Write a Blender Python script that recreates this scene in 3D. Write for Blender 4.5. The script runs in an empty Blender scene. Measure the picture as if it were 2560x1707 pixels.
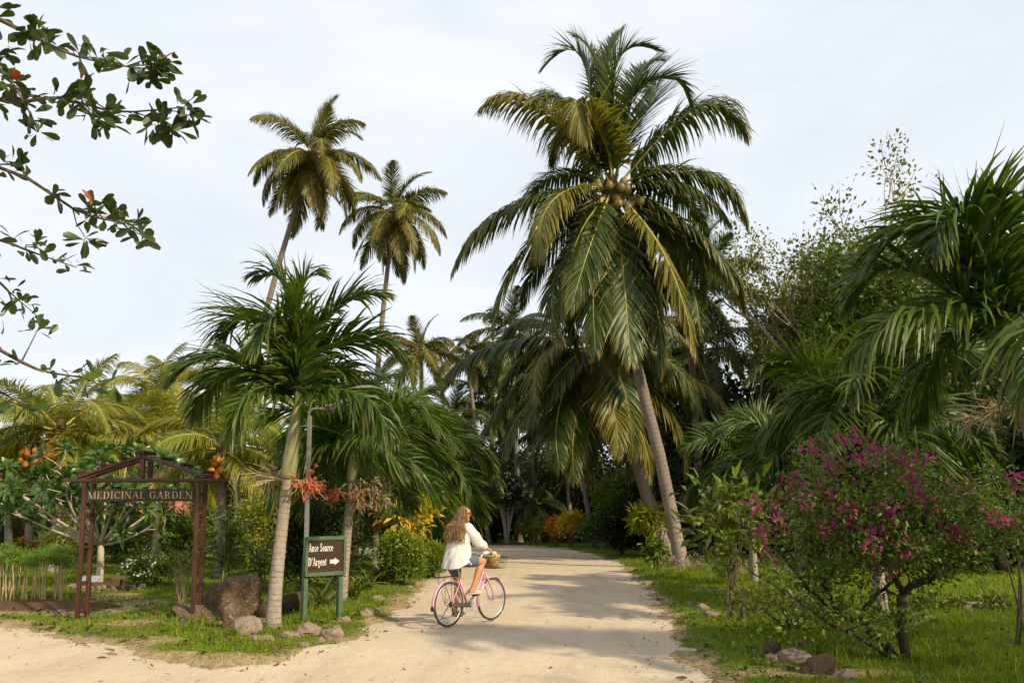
import bpy, bmesh, math, random
import numpy as np
from mathutils import Vector, Matrix, Euler

# ---------------------------------------------------------------- camera, sky, sun, exposure
SC = bpy.context.scene
F, CX, CY, EYE = 2000.0, 1280.0, 853.5, 1.65          # focal length and centre in photograph pixels, eye height in m
TILT = math.radians(6.5)
HOR = 1295.0
PP = HOR - F * math.tan(TILT)
cam = bpy.data.cameras.new('camera'); cam_o = bpy.data.objects.new('camera', cam)
SC.collection.objects.link(cam_o); SC.camera = cam_o
cam.sensor_width = 36.0; cam.sensor_fit = 'HORIZONTAL'; cam.lens = F / 2560 * 36
cam.shift_y = (PP - CY) / 2560; cam.clip_end = 3000; cam.clip_start = 0.05
cam_o.location = (0, 0, EYE); cam_o.rotation_euler = (math.pi / 2 + TILT, 0, 0)

SUN_EL, SUN_AZ = math.radians(36), math.radians(-38)   # azimuth counted from +X
SUN_DIR = Vector((math.cos(SUN_EL) * math.cos(SUN_AZ), math.cos(SUN_EL) * math.sin(SUN_AZ), math.sin(SUN_EL)))
wd = bpy.data.worlds.new('World'); SC.world = wd; wd.use_nodes = True
nt = wd.node_tree; nt.nodes.clear()
sky = nt.nodes.new('ShaderNodeTexSky'); sky.sky_type = 'NISHITA'; sky.sun_disc = False
sky.sun_elevation = SUN_EL; sky.sun_rotation = math.atan2(SUN_DIR.x, SUN_DIR.y)
sky.air_density = 1.0; sky.dust_density = 3.0
tc = nt.nodes.new('ShaderNodeTexCoord'); mp = nt.nodes.new('ShaderNodeMapping'); mp.inputs['Scale'].default_value = (1.0, 1.0, 3.2)
no = nt.nodes.new('ShaderNodeTexNoise'); no.inputs['Scale'].default_value = 1.9; no.inputs['Detail'].default_value = 7; no.inputs['Roughness'].default_value = .55; no.inputs['Distortion'].default_value = .5
mr = nt.nodes.new('ShaderNodeMapRange'); mr.inputs[1].default_value = .30; mr.inputs[2].default_value = .68; mr.inputs[3].default_value = .74; mr.inputs[4].default_value = 1.0
mx = nt.nodes.new('ShaderNodeMixRGB'); mx.inputs[2].default_value = (7.45, 7.8, 8.2, 1)   # thin high cloud veil
bg = nt.nodes.new('ShaderNodeBackground'); bg.inputs[1].default_value = 0.1
out = nt.nodes.new('ShaderNodeOutputWorld')
L_ = nt.links.new
L_(tc.outputs['Generated'], mp.inputs[0]); L_(mp.outputs[0], no.inputs['Vector']); L_(no.outputs[0], mr.inputs[0])
L_(mr.outputs[0], mx.inputs[0]); L_(sky.outputs[0], mx.inputs[1]); L_(mx.outputs[0], bg.inputs[0]); L_(bg.outputs[0], out.inputs[0])
sl = bpy.data.lights.new('sun', 'SUN'); sl.energy = 4.7; sl.angle = math.radians(2.0); sl.color = (1.0, .83, .57)
so = bpy.data.objects.new('sun', sl); SC.collection.objects.link(so)
so.rotation_euler = SUN_DIR.to_track_quat('Z', 'Y').to_euler(); so.location = SUN_DIR * 60
vs = SC.view_settings; vs.view_transform = 'Standard'; vs.look = 'None'; vs.exposure = 0.38; vs.gamma = 1.0; vs.use_curve_mapping = False

# ---------------------------------------------------------------- helpers
COL = SC.collection
PI = math.pi

def ray(px, py):
    u, v = (px - CX) / F, (PP - py) / F
    c, s = math.cos(TILT), math.sin(TILT)
    return np.array([u, c - s * v, s + c * v])

def G(px, py, z=0.0):
    r = ray(px, py); t = (z - EYE) / r[2]
    return np.array([0, 0, EYE]) + r * t

def at(px, py, Y):
    r = ray(px, py); return np.array([0, 0, EYE]) + r * (Y / r[1])

def norm(a):
    return a / np.maximum(np.linalg.norm(a, axis=-1, keepdims=True), 1e-9)

def smooth(x, a, b):
    t = np.clip((x - a) / (b - a), 0, 1); return t * t * (3 - 2 * t)

def vnoise(x, y, seed=0):
    """value noise, vectorised, range 0..1"""
    x = np.asarray(x, float); y = np.asarray(y, float)
    xi, yi = np.floor(x).astype(np.int64), np.floor(y).astype(np.int64)
    def h(a, b):
        n = (a * 374761393 + b * 668265263 + seed * 982451653) & 0x7fffffff
        n = ((n ^ (n >> 13)) * 1274126177) & 0x7fffffff
        return ((n ^ (n >> 16)) & 0xffff) / 65535.0
    fx, fy = x - xi, y - yi
    fx = fx * fx * (3 - 2 * fx); fy = fy * fy * (3 - 2 * fy)
    return (h(xi, yi) * (1 - fx) + h(xi + 1, yi) * fx) * (1 - fy) + (h(xi, yi + 1) * (1 - fx) + h(xi + 1, yi + 1) * fx) * fy

def fbm(x, y, seed=0, o=4):
    r, a, s = 0, .5, 0
    for k in range(o):
        r = r + a * vnoise(x * 2 ** k, y * 2 ** k, seed + k); s += a; a *= .5
    return r / s

def npmesh(name, V, Q, attrs=None, sm=False, mats=(), mi=None):
    me = bpy.data.meshes.new(name)
    V = np.ascontiguousarray(V, dtype=np.float32); Q = np.ascontiguousarray(Q, dtype=np.int32)
    me.vertices.add(len(V)); me.vertices.foreach_set('co', V.ravel())
    k = Q.shape[1]
    me.loops.add(Q.size); me.loops.foreach_set('vertex_index', Q.ravel())
    me.polygons.add(len(Q)); me.polygons.foreach_set('loop_start', np.arange(len(Q), dtype=np.int32) * k)
    me.polygons.foreach_set('use_smooth', np.full(len(Q), bool(sm)))
    for m in mats: me.materials.append(m)
    if mi is not None: me.polygons.foreach_set('material_index', np.ascontiguousarray(mi, dtype=np.int32))
    me.update(calc_edges=True)
    for a, val in (attrs or {}).items():
        me.attributes.new(a, 'FLOAT', 'POINT').data.foreach_set('value', np.ascontiguousarray(val, dtype=np.float32))
    return me

def strips(base, d, w, L, W, droop, K=3, prof=(.5, 1, .75, .06), fold=0.0, side=0.0):
    """many thin leaves at once: each a strip of K quads (2K when folded) that bends down along its length"""
    N = len(base); d = norm(np.array(d, float)); p = np.array(base, float); w = np.array(w, float)
    L = np.broadcast_to(L, (N,)).astype(float); W = np.broadcast_to(W, (N,)).astype(float); droop = np.broadcast_to(droop, (N,)).astype(float)
    C = 3 if fold else 2
    V = np.empty((N, K + 1, C, 3))
    for k in range(K + 1):
        ww = norm(w - (w * d).sum(1, keepdims=True) * d)
        hw = (W * prof[k] * .5)[:, None] * ww
        if fold:
            up = np.cross(d, ww) * (W * prof[k] * .5 * fold)[:, None]
            V[:, k, 0] = p - hw + up; V[:, k, 1] = p; V[:, k, 2] = p + hw + up
        else:
            V[:, k, 0] = p - hw; V[:, k, 1] = p + hw
        if k < K:
            p = p + d * (L / K)[:, None]
            d = d.copy(); d[:, 2] -= droop / K; d = norm(d)
    a = np.arange(N)[:, None, None] * ((K + 1) * C) + np.arange(K)[None, :, None] * C + np.arange(C - 1)[None, None, :]
    a = a.ravel()
    Q = np.stack([a, a + 1, a + C + 1, a + C], 1)
    return V.reshape(-1, 3), Q, (K + 1) * C

def tube(pts, rad, sides=6, cap=True):
    P = np.array(pts, float); n = len(P); R = np.broadcast_to(rad, (n,)).astype(float)
    T = np.gradient(P, axis=0); T = norm(T)
    ref = np.array([0, 0, 1.0]) if abs(T[0][2]) < .9 else np.array([1.0, 0, 0])
    a = norm(np.cross(T[0], ref)); A = [a]
    for i in range(1, n):
        a = a - T[i] * a.dot(T[i]); a = a / max(np.linalg.norm(a), 1e-9); A.append(a)
    A = np.array(A); Bv = np.cross(T, A)
    if cap:
        P = np.vstack([P[:1], P, P[-1:]]); A = np.vstack([A[:1], A, A[-1:]]); Bv = np.vstack([Bv[:1], Bv, Bv[-1:]])
        R = np.concatenate([[R[0] * .02 + 1e-5], R, [R[-1] * .02 + 1e-5]]); n += 2
    th = np.arange(sides) / sides * 2 * PI
    V = P[:, None, :] + R[:, None, None] * (np.cos(th)[None, :, None] * A[:, None, :] + np.sin(th)[None, :, None] * Bv[:, None, :])
    i = np.arange(n - 1)[:, None] * sides; j = np.arange(sides)[None, :]; j2 = (j + 1) % sides
    Q = np.stack([(i + j), (i + j2), (i + sides + j2), (i + sides + j)], -1).reshape(-1, 4)
    return V.reshape(-1, 3), Q

def ball(c, r, seg=8, rings=6, scale=(1, 1, 1)):
    ph = np.linspace(0.02, PI - .02, rings + 1); th = np.arange(seg) / seg * 2 * PI
    V = np.stack([np.sin(ph)[:, None] * np.cos(th), np.sin(ph)[:, None] * np.sin(th), np.cos(ph)[:, None] * np.ones(seg)], -1).reshape(-1, 3)
    i = np.arange(rings)[:, None] * seg; j = np.arange(seg)[None, :]; j2 = (j + 1) % seg
    Q = np.stack([i + j, i + seg + j, i + seg + j2, i + j2], -1).reshape(-1, 4)
    return V * np.array(scale) * r + np.array(c), Q

def boxv(c, s, R=None):
    x, y, z = np.array(s) / 2
    V = np.array([[-x, -y, -z], [x, -y, -z], [x, y, -z], [-x, y, -z], [-x, -y, z], [x, -y, z], [x, y, z], [-x, y, z]], float)
    if R is not None: V = V @ np.array(R).T
    Q = np.array([[0, 3, 2, 1], [4, 5, 6, 7], [0, 1, 5, 4], [1, 2, 6, 5], [2, 3, 7, 6], [3, 0, 4, 7]])
    return V + np.array(c), Q

def rbox(c, s, bev=.006, R=None):
    """box with chamfered edges, as quads and degenerate-free chamfer strips (built with bmesh)"""
    bm = bmesh.new(); bmesh.ops.create_cube(bm, size=1)
    for v in bm.verts: v.co = Vector((v.co.x * s[0], v.co.y * s[1], v.co.z * s[2]))
    bmesh.ops.bevel(bm, geom=list(bm.edges), offset=min(bev, min(s) * .4), segments=1, affect='EDGES')
    bmesh.ops.triangulate(bm, faces=[f for f in bm.faces if len(f.verts) > 4])
    V = np.array([v.co[:] for v in bm.verts]); bm.verts.index_update()
    Q4 = np.array([[v.index for v in f.verts] for f in bm.faces if len(f.verts) == 4])
    Q3 = [[v.index for v in f.verts] for f in bm.faces if len(f.verts) == 3]
    bm.free()
    if R is not None: V = V @ np.array(R).T
    V = V + np.array(c)
    for t in Q3:                                     # corner triangle as a quad with a mid-edge vertex
        m = (V[t[0]] + V[t[1]]) / 2; V = np.vstack([V, m]); Q4 = np.vstack([Q4, [t[0], len(V) - 1, t[1], t[2]]])
    return V, Q4

class B:
    """collects quads; becomes ONE mesh object"""
    def __init__(s): s.V, s.Q, s.a, s.dr, s.mi, s.n = [], [], [], [], [], 0
    def add(s, VQ, var=.5, dry=0.0, m=0):
        V, Q = VQ[0], VQ[1]
        s.V.append(V); s.Q.append(np.asarray(Q) + s.n); s.n += len(V)
        s.a.append(np.broadcast_to(var, (len(V),)).astype(float)); s.dr.append(np.broadcast_to(dry, (len(V),)).astype(float))
        s.mi.append(np.full(len(Q), m)); return s
    def mesh(s, name, mats, sm=False):
        if not isinstance(mats, (list, tuple)): mats = [mats]
        return npmesh(name, np.vstack(s.V), np.vstack(s.Q), {'var': np.concatenate(s.a), 'dry': np.concatenate(s.dr)}, sm, mats, np.concatenate(s.mi))
    def obj(s, name, mats, parent=None, sm=False, loc=None):
        return link(name, s.mesh(name, mats, sm), parent, loc)

def link(name, data, parent=None, loc=None, rot=None, scale=None):
    o = bpy.data.objects.new(name, data); COL.objects.link(o)
    if parent is not None: o.parent = parent
    if loc is not None: o.location = [float(c) for c in loc]
    if rot is not None: o.rotation_euler = rot
    if scale is not None: o.scale = (scale,) * 3 if np.isscalar(scale) else scale
    return o

def tag(o, label, cat, group=None):
    o['label'] = label; o['category'] = cat
    if group: o['group'] = group
    return o

def thing(name, label, cat, loc=(0, 0, 0), rz=0.0, group=None):
    return tag(link(name, None, None, loc, (0, 0, rz)), label, cat, group)

def kind(o, k): o['kind'] = k; return o

# ---------------------------------------------------------------- materials
def nodes(name):
    m = bpy.data.materials.new(name); m.use_nodes = True; t = m.node_tree; t.nodes.clear()
    o = t.nodes.new('ShaderNodeOutputMaterial'); p = t.nodes.new('ShaderNodeBsdfPrincipled'); t.links.new(p.outputs[0], o.inputs[0])
    return m, t, p, o

def c4(c): return (c[0], c[1], c[2], 1.0)

def mixc(t, fac, a, b):
    n = t.nodes.new('ShaderNodeMixRGB')
    for i, v in ((0, fac), (1, a), (2, b)):
        if hasattr(v, 'is_output'): t.links.new(v, n.inputs[i])
        elif i == 0: n.inputs[0].default_value = v
        else: n.inputs[i].default_value = c4(v)
    return n.outputs[0]

def noise(t, scale, detail=4, rough=.55, coord='Object', vscale=None, dist=0.0):
    tcn = t.nodes.new('ShaderNodeTexCoord'); n = t.nodes.new('ShaderNodeTexNoise')
    n.inputs['Scale'].default_value = scale; n.inputs['Detail'].default_value = detail; n.inputs['Roughness'].default_value = rough; n.inputs['Distortion'].default_value = dist
    if vscale:
        mpn = t.nodes.new('ShaderNodeMapping'); mpn.inputs['Scale'].default_value = vscale
        t.links.new(tcn.outputs[coord], mpn.inputs[0]); t.links.new(mpn.outputs[0], n.inputs['Vector'])
    else: t.links.new(tcn.outputs[coord], n.inputs['Vector'])
    return n.outputs[0]

def rng_(t, v, a, b, c=0.0, d=1.0):
    n = t.nodes.new('ShaderNodeMapRange'); n.inputs[1].default_value = a; n.inputs[2].default_value = b; n.inputs[3].default_value = c; n.inputs[4].default_value = d
    t.links.new(v, n.inputs[0]); return n.outputs[0]

def attr(t, name):
    n = t.nodes.new('ShaderNodeAttribute'); n.attribute_name = name; return n.outputs['Fac']

def bump(t, p, h, strength=.4, dist=.02):
    b = t.nodes.new('ShaderNodeBump'); b.inputs['Strength'].default_value = strength; b.inputs['Distance'].default_value = dist
    t.links.new(h, b.inputs['Height']); t.links.new(b.outputs[0], p.inputs['Normal'])

def mat(name, c1, c2=None, scale=8, rough=.6, spec=.35, bmp=0.0, bdist=.01, vscale=None, metal=0.0, c3=None, coord='Object'):
    m, t, p, o = nodes(name)
    c2 = c2 or tuple(x * .75 for x in c1)
    n = noise(t, scale, 5, .6, coord, vscale)
    col = mixc(t, rng_(t, n, .32, .68), c1, c2)
    if c3:
        n2 = noise(t, scale * 3.1, 4, .6, coord, vscale); col = mixc(t, rng_(t, n2, .55, .7), col, c3)
    t.links.new(col, p.inputs['Base Color'])
    p.inputs['Roughness'].default_value = rough; p.inputs['Specular IOR Level'].default_value = spec; p.inputs['Metallic'].default_value = metal
    if bmp: bump(t, p, noise(t, scale * 4, 5, .65, coord, vscale), bmp, bdist)
    return m

def leafmat(name, c1, c2, dry=(.20, .13, .05), trans=.3, rough=.45, spec=.4, tint=(1.25, 1.35, .5)):
    """leaf: colour varies from leaf to leaf (var), dries towards brown (dry); light shines through"""
    m, t, p, o = nodes(name)
    oi = t.nodes.new('ShaderNodeObjectInfo')
    ad = t.nodes.new('ShaderNodeMath'); ad.operation = 'MULTIPLY_ADD'; ad.inputs[1].default_value = .35
    t.links.new(oi.outputs['Random'], ad.inputs[0]); t.links.new(attr(t, 'var'), ad.inputs[2])
    col = mixc(t, rng_(t, ad.outputs[0], 0.0, 1.3), c1, c2)
    col = mixc(t, attr(t, 'dry'), col, dry)
    t.links.new(col, p.inputs['Base Color']); p.inputs['Roughness'].default_value = rough; p.inputs['Specular IOR Level'].default_value = spec
    tr = t.nodes.new('ShaderNodeBsdfTranslucent')
    mu = t.nodes.new('ShaderNodeMixRGB'); mu.blend_type = 'MULTIPLY'; mu.inputs[0].default_value = 1; mu.inputs[2].default_value = c4(tint)
    t.links.new(col, mu.inputs[1]); t.links.new(mu.outputs[0], tr.inputs[0])
    ms = t.nodes.new('ShaderNodeMixShader'); ms.inputs[0].default_value = trans
    t.links.new(p.outputs[0], ms.inputs[1]); t.links.new(tr.outputs[0], ms.inputs[2]); t.links.new(ms.outputs[0], o.inputs[0])
    return m

def ringmat(name, c1, c2, cring, per=.09, rough=.85, wid=.2):
    """palm trunk: leaf-scar rings every `per` metres along attribute var (metres)"""
    m, t, p, o = nodes(name)
    n = noise(t, 7, 5, .65); n2 = noise(t, 22, 4, .6, 'Object', (1, 1, .35)); nb = noise(t, 1.3, 3, .6)
    col = mixc(t, rng_(t, n2, .3, .7), c1, c2)
    col = mixc(t, rng_(t, nb, .45, .7, 0, .7), col, tuple(x * .55 for x in c1))
    a = t.nodes.new('ShaderNodeMath'); a.operation = 'MULTIPLY_ADD'; t.links.new(n, a.inputs[0]); a.inputs[1].default_value = per * .7; t.links.new(attr(t, 'var'), a.inputs[2])
    d = t.nodes.new('ShaderNodeMath'); d.operation = 'DIVIDE'; t.links.new(a.outputs[0], d.inputs[0]); d.inputs[1].default_value = per
    f = t.nodes.new('ShaderNodeMath'); f.operation = 'FRACT'; t.links.new(d.outputs[0], f.inputs[0])
    k = rng_(t, f.outputs[0], wid * 1.5, 0.0)
    col = mixc(t, rng_(t, noise(t, 34, 4, .7), .56, .72, 0, .75), col, tuple(x * .38 for x in c1))
    k2 = t.nodes.new('ShaderNodeMath'); k2.operation = 'MULTIPLY'; t.links.new(k, k2.inputs[0]); t.links.new(rng_(t, n, .35, .6), k2.inputs[1])
    col = mixc(t, rng_(t, attr(t, 'var'), 1.0, 2.8, 0, .55), col, tuple(x * .5 for x in (c1[0], c1[1] * .92, c1[2] * .85)))
    col = mixc(t, k2.outputs[0], col, cring)
    t.links.new(col, p.inputs['Base Color']); p.inputs['Roughness'].default_value = rough; p.inputs['Specular IOR Level'].default_value = .2
    bump(t, p, n2, .5, .01)
    return m

MAT = dict(
    coco=leafmat('coconut_leaf', (.026, .054, .009), (.092, .122, .016), (.26, .18, .045), .30, .40, .32),
    coco_yel=leafmat('yellowing_coconut_leaf', (.055, .075, .010), (.190, .165, .020), (.30, .19, .045), .32, .42, .32),
    coco_gold=leafmat('golden_coconut_leaf', (.110, .150, .015), (.320, .290, .028), (.40, .26, .05), .42, .42, .32),
    manila=leafmat('manila_leaf', (.020, .054, .006), (.080, .132, .012), (.22, .18, .04), .32, .42, .30),
    rachis=mat('rachis', (.42, .32, .06), (.26, .25, .05), 3, .5),
    rachis_green=mat('rachis_green', (.14, .17, .04), (.09, .12, .03), 3, .5),
    deadfrond=leafmat('dead_frond', (.10, .065, .035), (.22, .14, .07), (.07, .05, .035), .12, .8, .15, (1, .9, .7)),
    coco_trunk=ringmat('coconut_bark', (.31, .265, .215), (.19, .16, .125), (.075, .06, .045), .16),
    manila_trunk=ringmat('manila_bark', (.38, .33, .27), (.24, .20, .155), (.085, .066, .048), .085),
    shaft=mat('crownshaft', (.20, .215, .085), (.27, .255, .125), 5, .45, .4, 0, c3=(.20, .15, .07), vscale=(1, 1, .3)),
    fibre=mat('fibre', (.11, .075, .04), (.05, .035, .02), 30, .95, .1, .6, .02),
    nut=mat('green_coconut', (.20, .15, .035), (.13, .11, .03), 4, .45),
    nut_gold=mat('golden_coconut', (.58, .25, .02), (.50, .17, .015), 4, .42),
    berry=mat('red_berry', (.42, .022, .012), (.48, .09, .025), 5, .35, .5),
    berry_g=mat('green_berry', (.34, .29, .13), (.26, .24, .10), 5, .45),
    stalk=mat('fruit_stalk', (.42, .34, .19), (.28, .21, .11), 8, .8),
    bark=mat('bark', (.17, .125, .085), (.08, .06, .045), 10, .9, .15, .6, .02, (1, 1, .4)),
    bark_pale=mat('pale_bark', (.44, .38, .28), (.30, .25, .18), 9, .85, .2, .4, .01),
    bark_dark=mat('dark_bark', (.065, .048, .035), (.03, .024, .018), 10, .9, .15, .6, .02, (1, 1, .4)),
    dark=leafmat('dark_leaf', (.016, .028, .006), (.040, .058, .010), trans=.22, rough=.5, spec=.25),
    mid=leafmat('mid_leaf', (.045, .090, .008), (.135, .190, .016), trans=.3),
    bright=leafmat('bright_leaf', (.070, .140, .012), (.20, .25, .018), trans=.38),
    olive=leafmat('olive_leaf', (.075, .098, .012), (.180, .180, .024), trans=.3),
    frangi=leafmat('frangipani_leaf', (.032, .085, .015), (.085, .150, .024), trans=.28, rough=.35, spec=.5),
    yellow=leafmat('yellow_leaf', (.42, .30, .012), (.62, .40, .015), (.40, .10, .01), .32, .45),
    orange=leafmat('orange_leaf', (.52, .13, .010), (.60, .30, .015), (.35, .06, .01), .3, .45),
    lime=leafmat('lime_leaf', (.16, .22, .014), (.34, .32, .02), trans=.36),
    cream=leafmat('cream_leaf', (.45, .43, .16), (.30, .36, .08), trans=.35),
    sea=leafmat('shore_leaf', (.020, .045, .009), (.060, .090, .016), (.45, .07, .015), .32, .38, .5),
    feather=leafmat('feathery_leaf', (.100, .190, .018), (.17, .26, .028), trans=.45),
    magenta=leafmat('magenta_bract', (.30, .022, .125), (.44, .075, .24), (.25, .03, .10), .4, .6, .2, (1.2, .8, 1.1)),
    pink=leafmat('pink_petal', (.62, .20, .42), (.70, .32, .55), trans=.4, rough=.6, tint=(1.1, .9, 1)),
    white=leafmat('white_petal', (.78, .78, .72), (.70, .70, .62), trans=.3, rough=.6, tint=(1, 1, 1)),
    grass=leafmat('grass_blade', (.080, .145, .007), (.235, .300, .013), (.36, .28, .11), .45, .5, .25),
    strap=leafmat('strap_leaf', (.040, .085, .014), (.13, .17, .03), (.45, .30, .10), .3, .4),
)

# ---------------------------------------------------------------- setting: ground, road, grass
def gp(*pts): return [tuple(G(x, y)[:2]) for x, y in pts]
ROAD = ([(-60, 21), (-30, 16.5), (-14, 13.2)] +
        gp((0, 1566), (60, 1577), (140, 1588), (250, 1610), (330, 1638), (440, 1657), (560, 1667), (690, 1653), (790, 1626), (850, 1606), (905, 1585),
           (938, 1560), (965, 1546), (1003, 1518), (1042, 1480), (1077, 1450), (1100, 1430), (1110, 1415), (1106, 1402)) +
        [(-5.2, 35), (-9.5, 38.5), (-20, 41.5), (-60, 45), (-60, 52), (-20, 49.0)] +
        gp((1200, 1361.5), (1300, 1363.5), (1400, 1370), (1480, 1385), (1540, 1405), (1574, 1432), (1602, 1465), (1634, 1505), (1667, 1555), (1692, 1590), (1738, 1655), (1790, 1707)) +
        [(2.02, 6), (2.6, 3), (4, -2), (6, -14), (-60, -14)])
ROAD = np.array(ROAD)

def road_dist(x, y):
    """distance to the road edge in metres, positive outside the road"""
    x = np.asarray(x, float); y = np.asarray(y, float)
    best = np.full(x.shape, 1e9); ins = np.zeros(x.shape, bool)
    n = len(ROAD)
    for i in range(n):
        ax, ay = ROAD[i]; bx, by = ROAD[(i + 1) % n]
        dx, dy = bx - ax, by - ay
        t = np.clip(((x - ax) * dx + (y - ay) * dy) / (dx * dx + dy * dy), 0, 1)
        best = np.minimum(best, np.hypot(x - ax - t * dx, y - ay - t * dy))
        with np.errstate(divide='ignore', invalid='ignore'):
            c = ((ay > y) != (by > y)) & (x < (bx - ax) * (y - ay) / (by - ay + 1e-12) + ax)
        ins ^= c
    return np.where(ins, -best, best)

def patch(x, y, px, py, rx, ry, seed):
    c = G(px, py); q = np.hypot((x - c[0]) / rx, (y - c[1]) / ry) + (fbm(x * 1.7, y * 1.7, seed) - .5) * 1.1
    return 1 - smooth(q, .6, 1.15)

def soil(x, y, d):
    """how bare the soil is, 0..1: worn verge, trodden path through the gate, planting bed"""
    s = (1 - smooth(d + (fbm(x * 1.3, y * 1.3, 5) - .5) * 1.0, .0, .5))
    for a in ((470, 1648, .9, .32, 11), (300, 1612, 1.0, .4, 12), (660, 1648, .7, .22, 21)): s = np.maximum(s, patch(x, y, *a))
    for a in ((330, 1565, .7, .5, 13), (330, 1520, .55, 1.3, 14), (270, 1500, .7, 1.2, 15), (90, 1535, 1.6, .7, 16), (20, 1520, 1.2, .9, 17), (620, 1560, .5, .5, 18)): s = np.maximum(s, .9 * patch(x, y, *a))
    for a in ((1800, 1483, 1.1, .8, 19), (2050, 1690, .9, .35, 20)): s = np.maximum(s, patch(x, y, *a))
    return np.clip(s, 0, 1)

def ground_z(x, y, d=None):
    d = road_dist(x, y) if d is None else d
    return -.03 + .085 * smooth(d + (fbm(x * 2.1, y * 2.1, 3) - .5) * .7, -.35, .55) + (fbm(x * .8, y * .8, 9) - .5) * .05 * smooth(d, 0, 1)

def axis(*segs):
    a = []
    for lo, hi, st in segs: a += list(np.arange(lo, hi, st))
    return np.array(a + [segs[-1][1]])
xs = axis((-900, -100, 100), (-100, -30, 8), (-30, -12, .6), (-12, 12, .11), (12, 30, .6), (30, 100, 8), (100, 900, 100))
ys = axis((-60, 4, 4), (4, 24, .11), (24, 52, .3), (52, 100, 4), (100, 1500, 100))
XX, YY = np.meshgrid(xs, ys); DD = road_dist(XX, YY)
ZZ = ground_z(XX, YY, DD); SS = soil(XX, YY, DD)
nx, ny = len(xs), len(ys)
ii = (np.arange(ny - 1)[:, None] * nx + np.arange(nx - 1)[None, :]).ravel()
GQ = np.stack([ii, ii + 1, ii + nx + 1, ii + nx], 1)
m, t, p, o = nodes('ground_soil_grass')
n1 = noise(t, 1.2, 5, .6); n2 = noise(t, 9, 5, .65); n3 = noise(t, 60, 3, .6)
gcol = mixc(t, rng_(t, n1, .35, .65), (.060, .100, .010), (.110, .140, .016))
gcol = mixc(t, rng_(t, n2, .5, .75, 0, .6), gcol, (.16, .13, .05))
scol = mixc(t, rng_(t, n2, .35, .7), (.38, .285, .17), (.20, .14, .078))
scol = mixc(t, rng_(t, n3, .5, .75, 0, .6), scol, (.14, .095, .05))
sa = t.nodes.new('ShaderNodeMath'); sa.operation = 'MULTIPLY_ADD'; t.links.new(rng_(t, n2, .3, .7, -.45, .45), sa.inputs[0]); sa.inputs[1].default_value = 1; t.links.new(attr(t, 'soil'), sa.inputs[2])
t.links.new(mixc(t, rng_(t, sa.outputs[0], .25, .75), gcol, scol), p.inputs['Base Color'])
p.inputs['Roughness'].default_value = .95; p.inputs['Specular IOR Level'].default_value = .1
bump(t, p, n2, .6, .05)
kind(link('ground', npmesh('ground', np.stack([XX, YY, ZZ], -1).reshape(-1, 3), GQ, {'soil': SS.ravel()}, True, [m])), 'structure')

# the sandy road lies in the hollow of the ground; its ragged edge is where the verge rises through it
m, t, p, o = nodes('road_sand')
n1 = noise(t, .45, 4, .6); n2 = noise(t, 5, 6, .7); n3 = noise(t, 70, 3, .6); n4 = noise(t, 1.1, 5, .6, 'Object', (1.9, .35, 1))
col = mixc(t, rng_(t, n1, .35, .65), (.52, .43, .315), (.45, .37, .27))
col = mixc(t, rng_(t, n4, .48, .72, 0, .55), col, (.35, .275, .19))
col = mixc(t, rng_(t, n2, .52, .8, 0, .5), col, (.32, .25, .165))
col = mixc(t, rng_(t, n3, .62, .74, 0, .55), col, (.25, .18, .11))
t.links.new(col, p.inputs['Base Color']); p.inputs['Roughness'].default_value = .95; p.inputs['Specular IOR Level'].default_value = .12
bump(t, p, mixc(t, .5, n2, n4), .9, .06)
m_road = m
rx = axis((-70, -12, 2), (-12, 6, .3), (6, 10, 1)); ry = axis((-14, 6, 1), (6, 30, .3), (30, 54, 1))
RX, RY = np.meshgrid(rx, ry); RD = road_dist(RX, RY)
RZ = np.where(RD < .9, .004 * np.sin(RX * 2.3) + (fbm(RX * .5, RY * .5, 31) - .5) * .03, -.06)
keep = (RD < 1.6).reshape(-1)
nxr = len(rx); ii = (np.arange(len(ry) - 1)[:, None] * nxr + np.arange(nxr - 1)[None, :]).ravel()
RQ = np.stack([ii, ii + 1, ii + nxr + 1, ii + nxr], 1); RQ = RQ[keep[RQ].all(1)]
used = np.unique(RQ); remap = np.full(RX.size, -1); remap[used] = np.arange(len(used))
RV = np.stack([RX, RY, RZ], -1).reshape(-1, 3)
kind(link('road', npmesh('road', RV[used], remap[RQ], None, True, [m_road])), 'structure')

rg = np.random.default_rng(3)
def scatter(n, r0, r1, half=.80, pw=1.0):
    """points on the ground, thinning out with distance"""
    u = rg.random(n); r = r0 * (r1 / r0) ** u if pw == 2 else r0 + (r1 - r0) * u ** pw
    a = (rg.random(n) * 2 - 1) * half
    return r * np.sin(a), r * np.cos(a)

def grass_obj(name, x, y, h, w, lean, label, dryp=.12, m='grass', K=2):
    n = len(x); a = rg.random(n) * 2 * PI; b = rg.random(n) * 2 * PI
    le = lean * rg.random(n)
    d = np.stack([np.cos(a) * le, np.sin(a) * le, np.ones(n)], 1)
    base = np.stack([x, y, ground_z(x, y) - .006], 1)
    V, Q, c = strips(base, d, np.stack([np.cos(b), np.sin(b), np.zeros(n)], 1), h, w, .5 + rg.random(n) * .9, K, (1, .8, .08) if K == 2 else (1, .95, .65, .06))
    var = np.clip(rg.normal(.5, .25, n) + (vnoise(x * .9, y * .9, 77) - .5) * .6, 0, 1)
    dry = (rg.random(n) < dryp) * rg.random(n)
    o = link(name, npmesh(name, V, Q, {'var': np.repeat(var, c), 'dry': np.repeat(dry, c)}, False, [MAT[m]]))
    o['label'] = label; o['category'] = 'grass'; return kind(o, 'stuff')

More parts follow.
